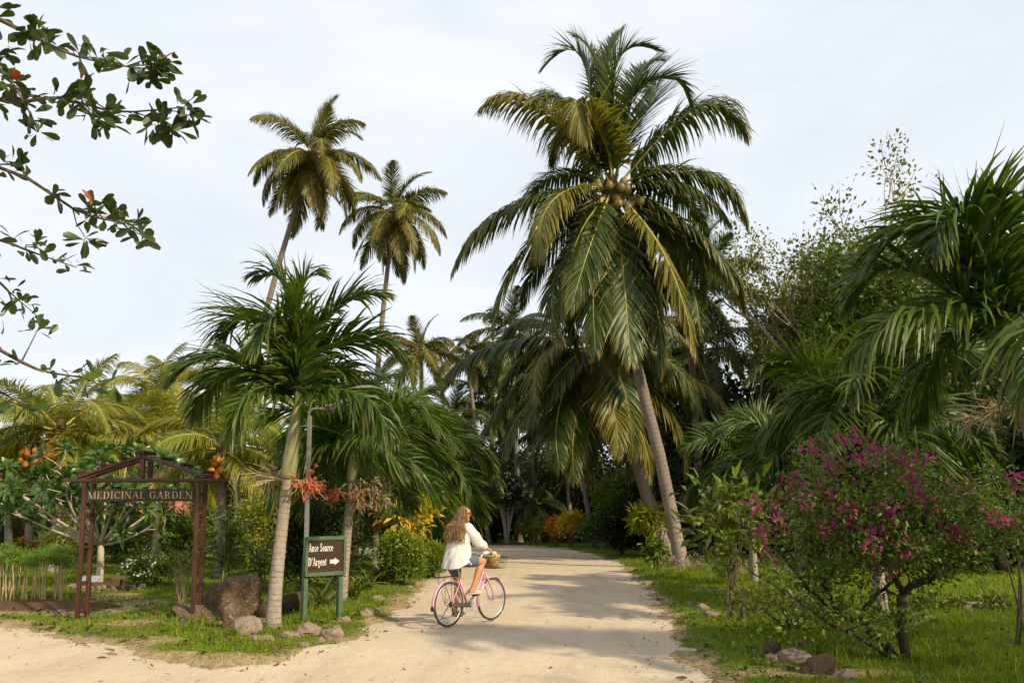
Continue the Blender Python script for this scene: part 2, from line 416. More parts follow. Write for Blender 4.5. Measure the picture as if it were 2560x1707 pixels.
x, y = scatter(330000, 7.0, 46, .82, 1.25)
d = road_dist(x, y); s = soil(x, y, d)
k = (d > -.12) & (rg.random(len(x)) > s * .80)
x, y, d = x[k], y[k], d[k]
lawn = smooth(x, 3.2, 5.5) * smooth(24 - y, 0, 4)
hgt = (.030 + .035 * rg.random(len(x))) * (1 + 1.3 * lawn * fbm(x * .7, y * .7, 41) * 1.3) * (.55 + .45 * smooth(d, 0, .5)) * (1 + .012 * y)
grass_obj('grass', x, y, hgt, .006 + .0006 * y, .9, 'short green grass covering the verges and lawn')
# taller tufts round the trees, stones and posts and across the right-hand lawn
cx_, cy_ = scatter(2600, 8.0, 30, .80, 1.0)
d = road_dist(cx_, cy_)
k = (d > .25) & ((vnoise(cx_ * .6, cy_ * .6, 55) > .5) | (cx_ > 3.5)) & (soil(cx_, cy_, d) < .5)
cx_, cy_ = cx_[k], cy_[k]
n_ = 26; tx = np.repeat(cx_, n_) + rg.normal(0, .09, len(cx_) * n_); ty = np.repeat(cy_, n_) + rg.normal(0, .09, len(cy_) * n_)
k = road_dist(tx, ty) > .12; tx, ty = tx[k], ty[k]
grass_obj('tall_grass', tx, ty, (.07 + .13 * rg.random(len(tx)) ** 1.5) * np.where(tx > 3.4, 1.15, .9), .008 + .0004 * ty, .7, 'taller grass tufts standing in the verges and lawn', .1, 'grass', 3)

# dry worn grass along the road edge and on the trodden patches
x, y = scatter(120000, 7.0, 30, .82, 1.2); d = road_dist(x, y); s = soil(x, y, d)
k = (d > -.22) & (d < 3) & (rg.random(len(x)) < s * smooth(fbm(x * 2.3, y * 2.3, 61), .38, .6)); x, y = x[k], y[k]
grass_obj('dry_grass', x, y, .02 + .035 * rg.random(len(x)), .006 + .0005 * y, 1.3, 'dry straw-coloured grass on the worn road edge', .75)
# broad-leaved weeds and fallen leaves in the grass
wx, wy = scatter(2600, 7.5, 26, .80, 1.1); d = road_dist(wx, wy); k = (d > .1) & (vnoise(wx * .8, wy * .8, 91) > .42); wx, wy = wx[k], wy[k]
n = len(wx) * 9; a = rg.random(n) * 2 * PI; bx, by = np.repeat(wx, 9) + rg.normal(0, .03, n), np.repeat(wy, 9) + rg.normal(0, .03, n)
V, Q, c = strips(np.stack([bx, by, ground_z(bx, by) + .01], 1), np.stack([np.cos(a), np.sin(a), .4 + .7 * rg.random(n)], 1), np.stack([-np.sin(a), np.cos(a), np.zeros(n)], 1), .05 + .06 * rg.random(n), .022 + .02 * rg.random(n), .7, 3, (.3, 1, .8, .1), .2)
o = link('weeds', npmesh('weeds', V, Q, {'var': np.repeat(rg.random(n), c), 'dry': np.repeat((rg.random(n) < .1) * 1.0, c)}, False, [MAT['mid']])); o['label'] = 'low broad-leaved weeds growing in the grass'; o['category'] = 'weeds'; kind(o, 'stuff')
x, y = scatter(5000, 7, 26, .8, 1.1); d = road_dist(x, y); k = (d > -.3) & (vnoise(x * .5, y * .5, 19) > .45); x, y = x[k], y[k]; n = len(x); a = rg.random(n) * 2 * PI
V, Q, c = strips(np.stack([x, y, ground_z(x, y) + .025 + .03 * rg.random(n)], 1), np.stack([np.cos(a), np.sin(a), rg.normal(0, .3, n)], 1), np.stack([-np.sin(a), np.cos(a), rg.normal(0, .4, n)], 1), .05 + .09 * rg.random(n), .02 + .03 * rg.random(n), .3, 3, (.4, 1, .8, .1), .3)
o = link('fallen_leaves', npmesh('fallen_leaves', V, Q, {'var': np.repeat(rg.random(n), c), 'dry': np.repeat(rg.random(n), c)}, False, [MAT['deadfrond']])); o['label'] = 'brown fallen leaves lying in the grass of the verges'; o['category'] = 'leaves'; kind(o, 'stuff')
# grit and fallen bits on the sand
x, y = scatter(16000, 6.0, 34, .6, 1.3); d = road_dist(x, y)
k = (d < -.02) & (rg.random(len(x)) < .12 + .9 * np.exp(d / .35)); x, y = x[k], y[k]; n = len(x)
a = rg.random(n) * 2 * PI; big = rg.random(n) ** 4
base = np.stack([x, y, np.full(n, .012) + .012 * rg.random(n)], 1)
V, Q, c = strips(base, np.stack([np.cos(a), np.sin(a), rg.normal(0, .25, n)], 1), np.stack([-np.sin(a), np.cos(a), rg.normal(0, .3, n)], 1), .012 + .07 * big, .008 + .018 * big, .2, 2, (.6, 1, .3))
o = link('leaf_litter', npmesh('leaf_litter', V, Q, {'var': np.repeat(rg.random(n), c), 'dry': np.repeat(rg.random(n), c)}, False, [MAT['deadfrond']]))
o['label'] = 'bits of fallen leaf and grit on the sandy road'; o['category'] = 'litter'; kind(o, 'stuff')

# ---------------------------------------------------------------- palms
def curve(pts, n=14):
    """smooth curve through 3..6 points"""
    P = np.array(pts, float); s = np.concatenate([[0], np.cumsum(np.linalg.norm(np.diff(P, axis=0), axis=1))]); s /= s[-1]
    deg = len(P) - 1; u = np.linspace(0, 1, n)
    if deg <= 3:
        return np.stack([np.polyval(np.polyfit(s, P[:, i], deg), u) for i in range(3)], 1)
    Q = np.vstack([2 * P[0] - P[1], P, 2 * P[-1] - P[-2]]); out = []
    for v in u:
        i = min(int(np.searchsorted(s, v, side='right')) - 1, len(P) - 2); i = max(i, 0)
        t = (v - s[i]) / (s[i + 1] - s[i]); a, b, c, d = Q[i], Q[i + 1], Q[i + 2], Q[i + 3]
        out.append(.5 * (2 * b + (c - a) * t + (2 * a - 5 * b + 4 * c - d) * t ** 2 + (3 * b - a - 3 * c + d) * t ** 3))
    return np.array(out)

def arc(L, e0, e1, p=1.0, n=14):
    e = np.radians(e0 + (e1 - e0) * (np.linspace(0, 1, n) ** p)); st = L / (n - 1)
    d = np.stack([np.cos(e), np.zeros(n), np.sin(e)], 1) * st
    return np.vstack([[0, 0, 0], np.cumsum((d[1:] + d[:-1]) / 2, 0)])

STY = dict(
    coco=dict(n=120, ll=.265, lw=.0150, b0=74, b1=20, vee=4, droop=2.3, t0=.15, r=.010, leaf='coco', rach='rachis', jit=.07, tipdry=.25, tw=.35),
    young=dict(n=112, ll=.25, lw=.0130, b0=60, b1=16, vee=16, droop=.55, t0=.10, r=.010, leaf='coco', rach='rachis_green', jit=.06, tipdry=.1, tw=.35),
    hang=dict(n=112, ll=.24, lw=.0150, b0=66, b1=18, vee=-6, droop=.9, t0=.13, r=.010, leaf='coco', rach='rachis', jit=.08, tipdry=.5, tw=.45),
    dead=dict(n=70, ll=.20, lw=.0120, b0=45, b1=12, vee=-25, droop=1.8, t0=.10, r=.010, leaf='deadfrond', rach='deadfrond', jit=.2, tipdry=.6, tw=1.0),
    gold=dict(n=110, ll=.27, lw=.0125, b0=72, b1=20, vee=6, droop=1.9, t0=.12, r=.013, leaf='coco_gold', rach='rachis', jit=.08, tipdry=.12, tw=.4),
    manila=dict(n=82, ll=.41, lw=.0265, b0=64, b1=20, vee=26, droop=1.15, t0=.10, r=.012, leaf='manila', rach='rachis_green', jit=.14, tipdry=.2, tw=.7),
    manila_low=dict(n=80, ll=.42, lw=.026, b0=68, b1=24, vee=4, droop=2.0, t0=.10, r=.012, leaf='manila', rach='rachis_green', jit=.2, tipdry=.3, tw=.9),
)

def frond_mesh(name, C, style, seed=0, roll=0.0, S=None, gold=0.0, leaf=None):
    """one feather leaf along curve C: a tapering midrib and two rows of leaflets (all one mesh)"""
    q = STY[style]; r = np.random.default_rng(seed)
    C = np.array(C, float); seg = np.linalg.norm(np.diff(C, axis=0), axis=1); s = np.concatenate([[0], np.cumsum(seg)]); L = s[-1]; s = s / L
    T = norm(np.gradient(C, axis=0))
    if S is None:
        h = C[-1] - C[0]; h = h * np.array([1, 1, 0])
        if np.linalg.norm(h) < .05 * L: h = (C[len(C) // 2] - C[0]) * np.array([1, 1, 0]) + np.array([.01, 0, 0])
        h = norm(h); S = np.array([-h[1], h[0], 0])
    b = B()
    rr = q['r'] * L * (1 - .93 * np.linspace(0, 1, len(C)) ** .7) * np.where(np.linspace(0, 1, len(C)) < .06, 1.7, 1)
    b.add(tube(C, rr, 5), .5, 0, 1)
    n = q['n']
    for sg in (1, -1):
        u = np.clip((np.arange(n) + r.random(n) * .6) / n, 0, 1); t = q['t0'] + (1 - q['t0']) * u * .995
        P = np.stack([np.interp(t, s, C[:, i]) for i in range(3)], 1); Tt = norm(np.stack([np.interp(t, s, T[:, i]) for i in range(3)], 1))
        Sv = norm(S[None, :] - (Tt * S).sum(1, keepdims=True) * Tt); Nv = np.cross(Tt, Sv)
        if roll: Sv, Nv = Sv * math.cos(roll) + Nv * math.sin(roll), Nv * math.cos(roll) - Sv * math.sin(roll)
        be = np.radians(q['b0'] + (q['b1'] - q['b0']) * u ** .9) * (1 + r.normal(0, q['jit'], n))
        ve = math.radians(q['vee']) + r.normal(0, q['jit'] * 1.4, n)
        d = Tt * np.cos(be)[:, None] + (Sv * sg * np.cos(ve)[:, None] + Nv * np.sin(ve)[:, None]) * np.sin(be)[:, None]
        ln = q['ll'] * L * (.50 + .5 * np.sin(PI * np.clip(u * .82 + .14, 0, 1))) * (1 - .55 * u ** 5) * (1 + r.normal(0, .06 + q['jit'] * .3, n)) * np.where(r.random(n) < .05, .55, 1)
        w0 = Tt * np.cos(q['tw'] * r.normal(0, .5, n))[:, None] + np.cross(d, Tt) * np.sin(q['tw'] * r.normal(0, .6, n) + .25 * sg)[:, None]
        dr = q['droop'] * (.55 + .75 * u) * (1 + r.normal(0, .3, n)) * (L and 1)
        V, Q, c = strips(P, d, w0, np.abs(ln), q['lw'] * L * (1 - .45 * u), np.abs(dr), 4, (.55, 1, .9, .55, .05))
        var = np.clip(r.normal(.42, .2, n) + gold, 0, 1)
        k = np.tile(np.repeat(np.linspace(0, 1, 5), 2), n)
        dry = np.clip((k - .55) * 2.2, 0, 1) * np.repeat(np.clip(r.normal(q['tipdry'], .25, n) + (u > .85) * q['tipdry'], 0, 1), c)
        b.add((V, Q), np.repeat(var, c), dry, 0)
    return b.mesh(name, [MAT[leaf or q['leaf']], MAT[q['rach']]])

FR = {}
def variants(key, style, L, es, n=2, gold=0.0, leaf=None):
    FR[key] = []
    for j, (e0, e1, p) in enumerate(es):
        FR[key].append([(e0, frond_mesh('frond', arc(L, e0 + k * 4 - 2, e1 - k * 9, p), style if isinstance(style, str) else style[j], 100 * j + k, (k - .5) * .25, np.array([0, 1., 0]), gold, leaf)) for k in range(n)])
CO = [(84, 50, 1.6), (68, 2, 1.5), (48, -35, 1.3), (26, -58, 1.1), (2, -72, 1.0), (-28, -82, .8), (-58, -88, .8)]
variants('coco', ['young', 'young', 'coco', 'coco', 'coco', 'hang', 'hang'], 5.0, CO)
variants('coco_yel', ['young', 'young', 'coco', 'coco', 'coco', 'hang', 'hang'], 5.0, CO, 2, .12, 'coco_yel')
variants('dead', 'dead', 4.5, [(-62, -89, .6)])
variants('gold', 'gold', 3.4, [(84, 40, 1.7), (66, -25, 1.6), (50, -60, 1.3), (30, -75, 1.0), (5, -82, .8)])
variants('manila', ['manila', 'manila', 'manila', 'manila_low', 'manila_low'], 2.0, [(82, 10, 2.0), (64, -35, 1.7), (44, -60, 1.4), (22, -75, 1.1), (0, -80, .9)])

def crown(root, top, key, n, e_hi, e_lo, L, L0, rng, roll=.35, dead=0, axis_tilt=(0, 0), power=1.0, skip=None):
    fam = FR[key]; e_av = np.array([f[0][0] for f in fam])
    for i in range(n):
        u = (i + .5) / n; az = i * 2.39996 + rng.normal(0, .12)
        if skip and skip(az % (2 * PI), u): continue
        e = e_hi + (e_lo - e_hi) * u ** power + rng.normal(0, 4)
        f = fam[int(np.argmin(abs(e_av - e)))]; e0, me = f[rng.integers(len(f))]
        s = L / L0 * (.72 + .28 * min(1, u * 3 + .2)) * (1 + rng.normal(0, .05))
        link('frond', me, root, top + np.array([math.cos(az), math.sin(az), 0]) * .06 * s + np.array([0, 0, .12 * (1 - u)]), Euler((rng.normal(0, roll), -math.radians(e - e0) + axis_tilt[0], az), 'XYZ'), s)
    for i in range(dead):
        az = i * 2.39996 * 1.3 + rng.random() * 2
        link('dead_frond', FR['dead'][0][i % 2][1], root, top - np.array([0, 0, .15]), Euler((rng.normal(0, .3), rng.normal(0, .12), az), 'XYZ'), L / L0 * (.6 + .25 * rng.random()))

def trunk(root, pts, r0, r1, matl, ring=.14, amp=.03, flare=.5, name='trunk', sides=12):
    C = curve(pts, 8) if len(pts) > 2 else np.array(pts, float)
    Ltot = np.linalg.norm(np.diff(C, axis=0), axis=1).sum(); n = int(max(10, Ltot / ring * 2))
    s = np.linspace(0, 1, n); cs = np.concatenate([[0], np.cumsum(np.linalg.norm(np.diff(C, axis=0), axis=1))]) / Ltot
    P = np.stack([np.interp(s, cs, C[:, i]) for i in range(3)], 1)
    rad = (r0 + (r1 - r0) * s ** .8) * (1 + flare * np.exp(-s * Ltot / .35)) * (1 + amp * np.where(np.arange(n) % 2, 1, -1)) * (1 + np.random.default_rng(int(Ltot * 100)).normal(0, .012, n))
    V, Q = tube(P, rad, sides)
    lv = np.concatenate([[0], s * Ltot, [Ltot]])
    return link(name, npmesh(name, V, Q, {'var': np.repeat(lv, sides), 'dry': np.zeros(len(V))}, True, [matl]), root)

NUTV = {}
def nuts(root, top, n, matl, r, rng, spread=.35, drop=.35, az0=None):
    key = (matl.name, r)
    if key not in NUTV: NUTV[key] = B().add(ball((0, 0, 0), r, 10, 8, (1, 1, 1.22))).mesh('coconut', matl, True)
    st = B()
    for i in range(n):
        az = (az0 if az0 is not None else 0) + rng.normal(0, .45) if az0 is not None else rng.random() * 2 * PI
        c = top + np.array([math.cos(az) * spread * (.7 + .5 * rng.random()), math.sin(az) * spread * (.7 + .5 * rng.random()), -drop * (.3 + rng.random())])
        link('coconut', NUTV[key], root, c, Euler((rng.normal(0, .5), rng.normal(0, .5), 0)))
        st.add(tube(curve([top, (top + c) / 2 + np.array([0, 0, .12]), c], 5), [.02, .015, .012, .01, .01], 4))
    st.obj('fruit_stalk', MAT['stalk'], root)

def coconut(label, base, top, L=5.0, n=26, key='coco', e=(84, -50), r=(.19, .12), bend=(0, 0), nutm=None, nnut=0, dead=2, seed=1, group=None, name='coconut_palm', nutr=.12, L0=5.0, power=.9, ring=.16):
    rng = np.random.default_rng(seed); base = np.array(base, float); top = np.array(top, float)
    root = thing(name, label, 'palm', base, 0, group); tp = top - base
    mid = tp * .5 + np.array([bend[0], bend[1], 0])
    trunk(root, [(0, 0, -.1), mid * .55 + np.array([bend[0], bend[1], 0]) * .2, mid, tp * .78 + np.array([bend[0], bend[1], 0]) * .6, tp], r[0], r[1], MAT['coco_trunk'], ring)
    b = B().add(tube([tp - np.array([0, 0, .35]), tp, tp + np.array([0, 0, .25]), tp + np.array([0, 0, .6])], [r[1] * 1.1, r[1] * 1.7, r[1] * 1.35, r[1] * .3], 9)); b.obj('crown_fibre', MAT['fibre'], root, True)
    crown(root, tp, key, n, e[0], e[1], L, L0, rng, .3, dead, power=power, skip=(lambda a, u: 4.0 < a < 5.5 and u > .45) if nutm else None)
    if nnut: nuts(root, tp + np.array([0, 0, -.05]), nnut, nutm or MAT['nut'], nutr, rng, (.22 if nutm else .30) + r[1] * 1.5, .6 if nutm else .5, -PI / 2 if nutm else None)
    return root

def fruit_cluster(root, p, d, size, berries, rng, matl, nb=12, name='fruit_cluster', rb=.0165):
    """branching stalk with small berries, hanging from under the crownshaft"""
    d = norm(np.array(d, float)); st = B(); be = B(); side = norm(np.cross(d, [0, 0, 1])); tips = []
    end = p + d * size * .35
    st.add(tube([p, (p + end) / 2 + np.array([0, 0, .02]), end], [.014, .012, .010], 5))
    for i in range(nb):
        q = p + (end - p) * (.25 + .75 * rng.random()); dd = norm(d * (.6 + rng.random()) + side * rng.normal(0, .8) + np.array([0, 0, rng.normal(-.1, .5)]))
        e1 = q + dd * size * (.3 + .3 * rng.random()); st.add(tube([q, (q + e1) / 2, e1], [.006, .005, .004], 4))
        for j in range(5):
            q2 = q + (e1 - q) * (.3 + .7 * rng.random()); d2 = norm(dd + rng.normal(0, .6, 3) + np.array([0, 0, -.35])); e2 = q2 + d2 * size * (.15 + .25 * rng.random())
            st.add(tube(curve([q2, (q2 + e2) / 2 + rng.normal(0, .01, 3), e2], 4), [.005, .004, .004, .003], 3)); tips.append((q2, e2))
    for i in range(berries):
        q2, e2 = tips[rng.integers(len(tips))]; be.add(ball(q2 + (e2 - q2) * (.2 + .8 * rng.random()) + rng.normal(0, .012, 3), rb * (1 + rng.normal(0, .12)), 6, 4, (1, 1, 1.25)))
    o = st.obj(name, MAT['stalk'], root)
    if berries: kind(be.obj('berries', matl, o, True), 'stuff')
    return o

def manila(label, base, top, L=1.9, n=10, r=.095, seed=1, fruits=(), shaft=.85, bend=(0, 0), fronds=None, e=(80, -8), group=None, power=1.0):
    """Manila palm: pale ringed trunk, green crownshaft, arched feather leaves, berry clusters; top = where the leaves part"""
    rng = np.random.default_rng(seed); base = np.array(base, float); top = np.array(top, float); tp = top - base
    root = thing('manila_palm', label, 'palm', base, 0, group)
    ax = norm(tp - np.array([tp[0] * .5 + bend[0], tp[1] * .5 + bend[1], tp[2] * .5])); s0 = tp - ax * shaft
    mid = s0 * .5 + np.array([bend[0], bend[1], 0])
    trunk(root, [(0, 0, -.08), mid * .5 + np.array([bend[0], bend[1], 0]) * .25, mid, (s0 + mid) / 2 + np.array([bend[0], bend[1], 0]) * .25, s0], r, r * .80, MAT['manila_trunk'], .085, .018, .28)
    sh = [s0 - ax * .02, s0 + ax * .05, s0 + ax * shaft * .3, s0 + ax * shaft * .6, s0 + ax * shaft * .9, tp + ax * .12]
    B().add(tube(sh, [r * .9, r * 1.12, r * 1.08, r * .92, r * .72, r * .35], 12)).obj('crownshaft', MAT['shaft'], root, True)
    if fronds is None: crown(root, tp, 'manila', n, e[0], e[1], L, 2.0, rng, .5, power=power)
    else: fronds(root, tp)
    for (az, size, berries, mk, dz) in fruits:
        fruit_cluster(root, s0 + np.array([math.cos(az), math.sin(az), 0]) * r * .8 - np.array([0, 0, .04]), (math.cos(az), math.sin(az), dz), size, berries, rng, MAT[mk])
    return root

def frond_px(root, base, tp, Y0, pts, dd, style, seed, roll=0.0, gold=0.0, leaf=None, start=None):
    """a leaf whose midrib passes the given places; dd = metres its tip reaches away from (+) or towards (-) the viewer"""
    c0 = tp if start is None else start
    k = len(pts); P = [c0] + [at(x, y, Y0 + dd * ((i + 1) / k) ** 1.2) - base for i, (x, y) in enumerate(pts)]
    link('frond', frond_mesh('frond', curve(P, 16), style, seed, roll, None, gold, leaf), root)

# ---------------------------------------------------------------- broadleaf trees and shrubs
def grow(rng, p, d, L, r, lev, mx, tb, tips, wig=.25, up=.1, kids=(2, 4), shrink=.68, spread=.7, segs=5, rk=.72):
    pts = [p]; rad = [r]; dd = np.array(d, float)
    for i in range(segs):
        dd = norm(dd + rng.normal(0, wig / segs ** .5, 3) + np.array([0, 0, up / segs])); pts.append(pts[-1] + dd * L / segs); rad.append(r * (1 - .45 * (i + 1) / segs))
    tb.add(tube(pts, rad, 7 if lev == 0 else 5 if lev < 3 else 4))
    if lev >= mx: tips.append((pts[-1], dd)); tips.append((pts[-3], dd)); return
    for k in range(rng.integers(kids[0], kids[1] + 1)):
        i = segs if k == 0 else rng.integers(max(1, segs // 2), segs + 1)
        side = norm(np.cross(dd, rng.normal(0, 1, 3))); nd = norm(dd * (1 - spread * .45) + side * spread * (.45 if k == 0 else 1))
        grow(rng, pts[i], nd, L * shrink * (1 + rng.normal(0, .15)), max(rad[i] * rk, .012), lev + 1, mx, tb, tips, wig, up, kids, shrink, spread, segs, rk)

def leaf_cloud(b, C, n, spread, Ls, Ws, rng, droop=.6, up=.35, m=0, K=2, prof=(.3, 1, .1), fold=.25, out=None, var=None, dryp=0.0, out_w=1.0):
    """n leaves round each centre in C"""
    C = np.array(C, float); N = len(C) * n
    off = rng.normal(0, 1, (N, 3)); P = np.repeat(C, n, 0) + off * np.array(spread)
    d = norm(off) * out_w + rng.normal(0, .6, (N, 3)) + np.array([0, 0, up])
    if out is not None: d = d + np.repeat(out, n, 0)
    w = rng.normal(0, 1, (N, 3)) * np.array([1, 1, .5])
    V, Q, c = strips(P, d, w, Ls * (1 + rng.normal(0, .2, N)), Ws * (1 + rng.normal(0, .2, N)), np.abs(droop * (1 + rng.normal(0, .4, N))), K, prof, fold)
    cv = np.repeat(np.clip(rng.normal(.5, .22, len(C)), 0, 1), n)
    v = np.clip(cv + rng.normal(0, .14, N), 0, 1) if var is None else np.clip(rng.normal(var, .15, N), 0, 1)
    dr = (rng.random(N) < dryp) * rng.random(N)
    b.add((V, Q), np.repeat(v, c), np.repeat(dr, c), m)

def ell_pts(rng, n, c, r, shell=.55, low=-.8):
    out = []
    while len(out) < n:
        v = rng.normal(0, 1, 3); v /= np.linalg.norm(v)
        if v[2] < low: continue
        out.append(np.array(c) + v * np.array(r) * (shell + (1 - shell) * rng.random()) * (1 + rng.normal(0, .1)))
    return np.array(out)

def shrub(label, base, h, rx, ry, mk, nclump=60, per=26, leafL=.10, leafW=.045, stems=6, seed=1, h0=None, flower=None, name='shrub', cat='shrub', bark='bark', group=None, droop=.6, clump=.09, stem_r=.018, flat=1.0, mk2=None, lean=(0, 0), low=-.6, K=2, prof=(.3, 1, .1)):
    """stems fanning out from the base, foliage in clumps, optional flowers (material, count, size)"""
    rng = np.random.default_rng(seed); root = thing(name, label, cat, base, 0, group)
    h0 = h * .28 if h0 is None else h0
    cz = (h + h0) / 2; C = ell_pts(rng, nclump, (lean[0], lean[1], cz), (rx, ry, (h - h0) / 2 * flat), .45, low)
    C[:, 2] = np.maximum(C[:, 2], .06)
    st = B()
    for i in range(stems):
        e = C[rng.integers(len(C))]; m_ = np.array([e[0] * .35, e[1] * .35, e[2] * .5]) + rng.normal(0, .04, 3)
        st.add(tube(curve([(rng.normal(0, .05), rng.normal(0, .05), -.05), m_, e], 6), np.linspace(stem_r, stem_r * .35, 6), 5))
    st.obj('stems', MAT[bark], root)
    b = B(); sp = clump * max(rx, h) ** .5
    leaf_cloud(b, C, per, (sp, sp, sp * .8), leafL, leafW, rng, droop, .3, K=K, prof=prof)
    b.obj('foliage', MAT[mk], root)
    if mk2:
        b2 = B(); Ct = C[np.argsort(-C[:, 2] + rng.normal(0, .25 * h, len(C)))[:len(C) // 2]]
        leaf_cloud(b2, Ct + np.array([0, 0, .04]), per // 2, (sp, sp, sp * .8), leafL, leafW, rng, droop, .4, K=K, prof=prof); b2.obj('young_foliage', MAT[mk2], root)
    if flower:
        fm, fn, fs = flower; fb = B(); P = ell_pts(rng, fn, (lean[0], lean[1], cz), (rx * 1.02, ry * 1.02, (h - h0) / 2 * flat * 1.04), .9, -.3)
        leaf_cloud(fb, P, 7, (fs * .5,) * 3, fs, fs * .8, rng, .2, .4, out_w=1.5, prof=(.4, 1, .5)); kind(fb.obj('flowers', MAT[fm], root), 'stuff')
    return root

TREES = {}
def tree_mesh(key, seed, h, r, levels, mk, per, leafL, leafW, bark='bark', spread=.75, up=.15, trunk_r=.22, clump=.3, kids=(2, 4), bare=0.0, trunk_h=.3, wig=.3, shrink=.7, rk=.72):
    rng = np.random.default_rng(seed); tb, tips = B(), []
    grow(rng, np.array([0, 0, -.1]), np.array([rng.normal(0, .08), rng.normal(0, .08), 1]), h * trunk_h, trunk_r, 0, levels, tb, tips, wig, up, kids, shrink, spread, 5, rk)
    C = np.array([t[0] for t in tips]); D_ = np.array([t[1] for t in tips])
    k = rng.random(len(C)) > bare; C, D_ = C[k], D_[k]
    b = B(); leaf_cloud(b, C, per, (clump,) * 3, leafL, leafW, rng, .6, .25, out=D_ * .5)
    TREES[key] = (tb.mesh('trunk', MAT[bark], True), b.mesh('crown', MAT[mk]), h)

def tree(key, label, base, scale=1.0, rz=0.0, group=None, name='tree', cat='tree'):
    root = thing(name, label, cat, base, rz, group); t, c, h = TREES[key]
    link('trunk', t, root, scale=scale); link('crown', c, root, scale=scale); return root

# ---------------------------------------------------------------- palms of the photograph
def gb(px, py):
    g = G(px, py); g[2] = ground_z(g[:1], g[1:2])[0] - .01; return g

def bd(px, D):
    """ground point seen at column px, D metres into the scene"""
    c, s = math.cos(TILT), math.sin(TILT); k = -EYE / D
    v = (k * c - s) / (c + k * s); g = at(px, PP - v * F, D); g[2] = ground_z(g[:1], g[1:2])[0] - .01; return g

# the tall coconut palm beside the road
base = gb(1707, 1421); Y0 = base[1]; top = at(1527, 478, Y0); tp = top - base
root = thing('coconut_palm', 'tallest coconut palm with green-brown nuts, leaning over the right side of the road', 'palm', base)
trunk(root, [(0, 0, -.1)] + [at(x, y, Y0) - base for x, y in ((1668, 1230), (1640, 1100), (1603, 960), (1560, 760))] + [tp], .235, .15, MAT['coco_trunk'], .15, .03, .55)
B().add(tube([tp - np.array([0, 0, .5]), tp - np.array([0, 0, .1]), tp + np.array([0, 0, .3]), tp + np.array([0, 0, .75])], [.2, .34, .26, .05], 10)).obj('crown_fibre', MAT['fibre'], root, True)
MAIN = [  # places the midrib passes, reach in depth, style, golden tint
    ([(1473, 224), (1432, 125), (1362, 165)], .3, 'young', 0), ([(1535, 257), (1566, 125), (1645, 122)], -.5, 'young', .05), ([(1498, 216), (1470, 120), (1432, 88)], 1.2, 'young', 0),
    ([(1517, 195), (1531, 112), (1548, 78)], .6, 'young', 0), ([(1597, 228), (1668, 191), (1728, 270)], .4, 'young', .05), ([(1589, 216), (1622, 160), (1660, 150)], 1.5, 'young', 0),
    ([(1660, 332), (1784, 262), (1869, 338)], .2, 'coco', 0), ([(1390, 299), (1278, 240), (1203, 270)], -.4, 'coco', .35), ([(1432, 282), (1382, 240), (1322, 258)], 2.0, 'coco', .1),
    ([(1500, 330), (1455, 258), (1470, 352)], -2.6, 'coco', .45), ([(1639, 430), (1784, 447), (1868, 560)], -.5, 'coco', .1), ([(1432, 433), (1357, 455), (1305, 508)], 2.4, 'coco', 0),
    ([(1349, 489), (1216, 556), (1132, 676)], .3, 'coco', -.05), ([(1444, 468), (1368, 520), (1362, 640)], -2.8, 'coco', .4), ([(1639, 518), (1743, 585), (1840, 716)], .2, 'coco', .1),
    ([(1600, 545), (1672, 660), (1738, 880)], -2.2, 'hang', .15), ([(1548, 600), (1563, 740), (1577, 905)], -2.3, 'hang', .05), ([(1495, 600), (1483, 740), (1489, 880)], -2.0, 'hang', .0),
    ([(1425, 640), (1385, 720), (1405, 850)], -1.0, 'hang', -.1), ([(1380, 560), (1268, 690), (1232, 850)], -.2, 'hang', -.1), ([(1712, 590), (1808, 657), (1862, 770)], 1.5, 'hang', .1),
    ([(1600, 640), (1640, 760), (1650, 930)], -1.2, 'hang', .1), ([(1480, 620), (1440, 760), (1450, 900)], .6, 'hang', -.1), ([(1540, 620), (1530, 760), (1540, 930)], .9, 'hang', -.1),
    ([(1600, 300), (1640, 230), (1600, 200)], 3.0, 'young', 0), ([(1450, 320), (1400, 330), (1380, 420)], 3.0, 'coco', 0), ([(1640, 470), (1720, 500), (1770, 620)], 2.6, 'coco', 0)]
for i, (pts, dd, st, gold) in enumerate(MAIN):
    frond_px(root, base, tp + np.array([0, 0, .15 if st == 'young' else -.05]), Y0, pts, dd, st, 500 + i, (i % 3 - 1) * .18, gold * .6, 'coco_yel' if gold >= .15 else None)
rng = np.random.default_rng(9)
crown(root, tp - np.array([0, 0, .1]), 'coco', 18, 25, -62, 5.6, 5.0, rng, .3, 0, skip=lambda a, u: 3.3 < a < 6.1 and u < .6)
for i in range(5): link('dead_frond', FR['dead'][0][i % 2][1], root, at(1556, 740, Y0) - base + np.array([0, -.1, .3]), Euler((rng.normal(0, .2), rng.normal(0, .1), -PI / 2 + rng.normal(0, 1.2))), .62 + .12 * rng.random())
for (x, y, n_) in ((1555, 478, 5), (1552, 515, 7), (1585, 520, 4), (1505, 465, 3)):
    nuts(root, at(x, y - 22, Y0) - base + np.array([0, -.35, 0]), n_, MAT['nut'], .145, rng, .18, .42)

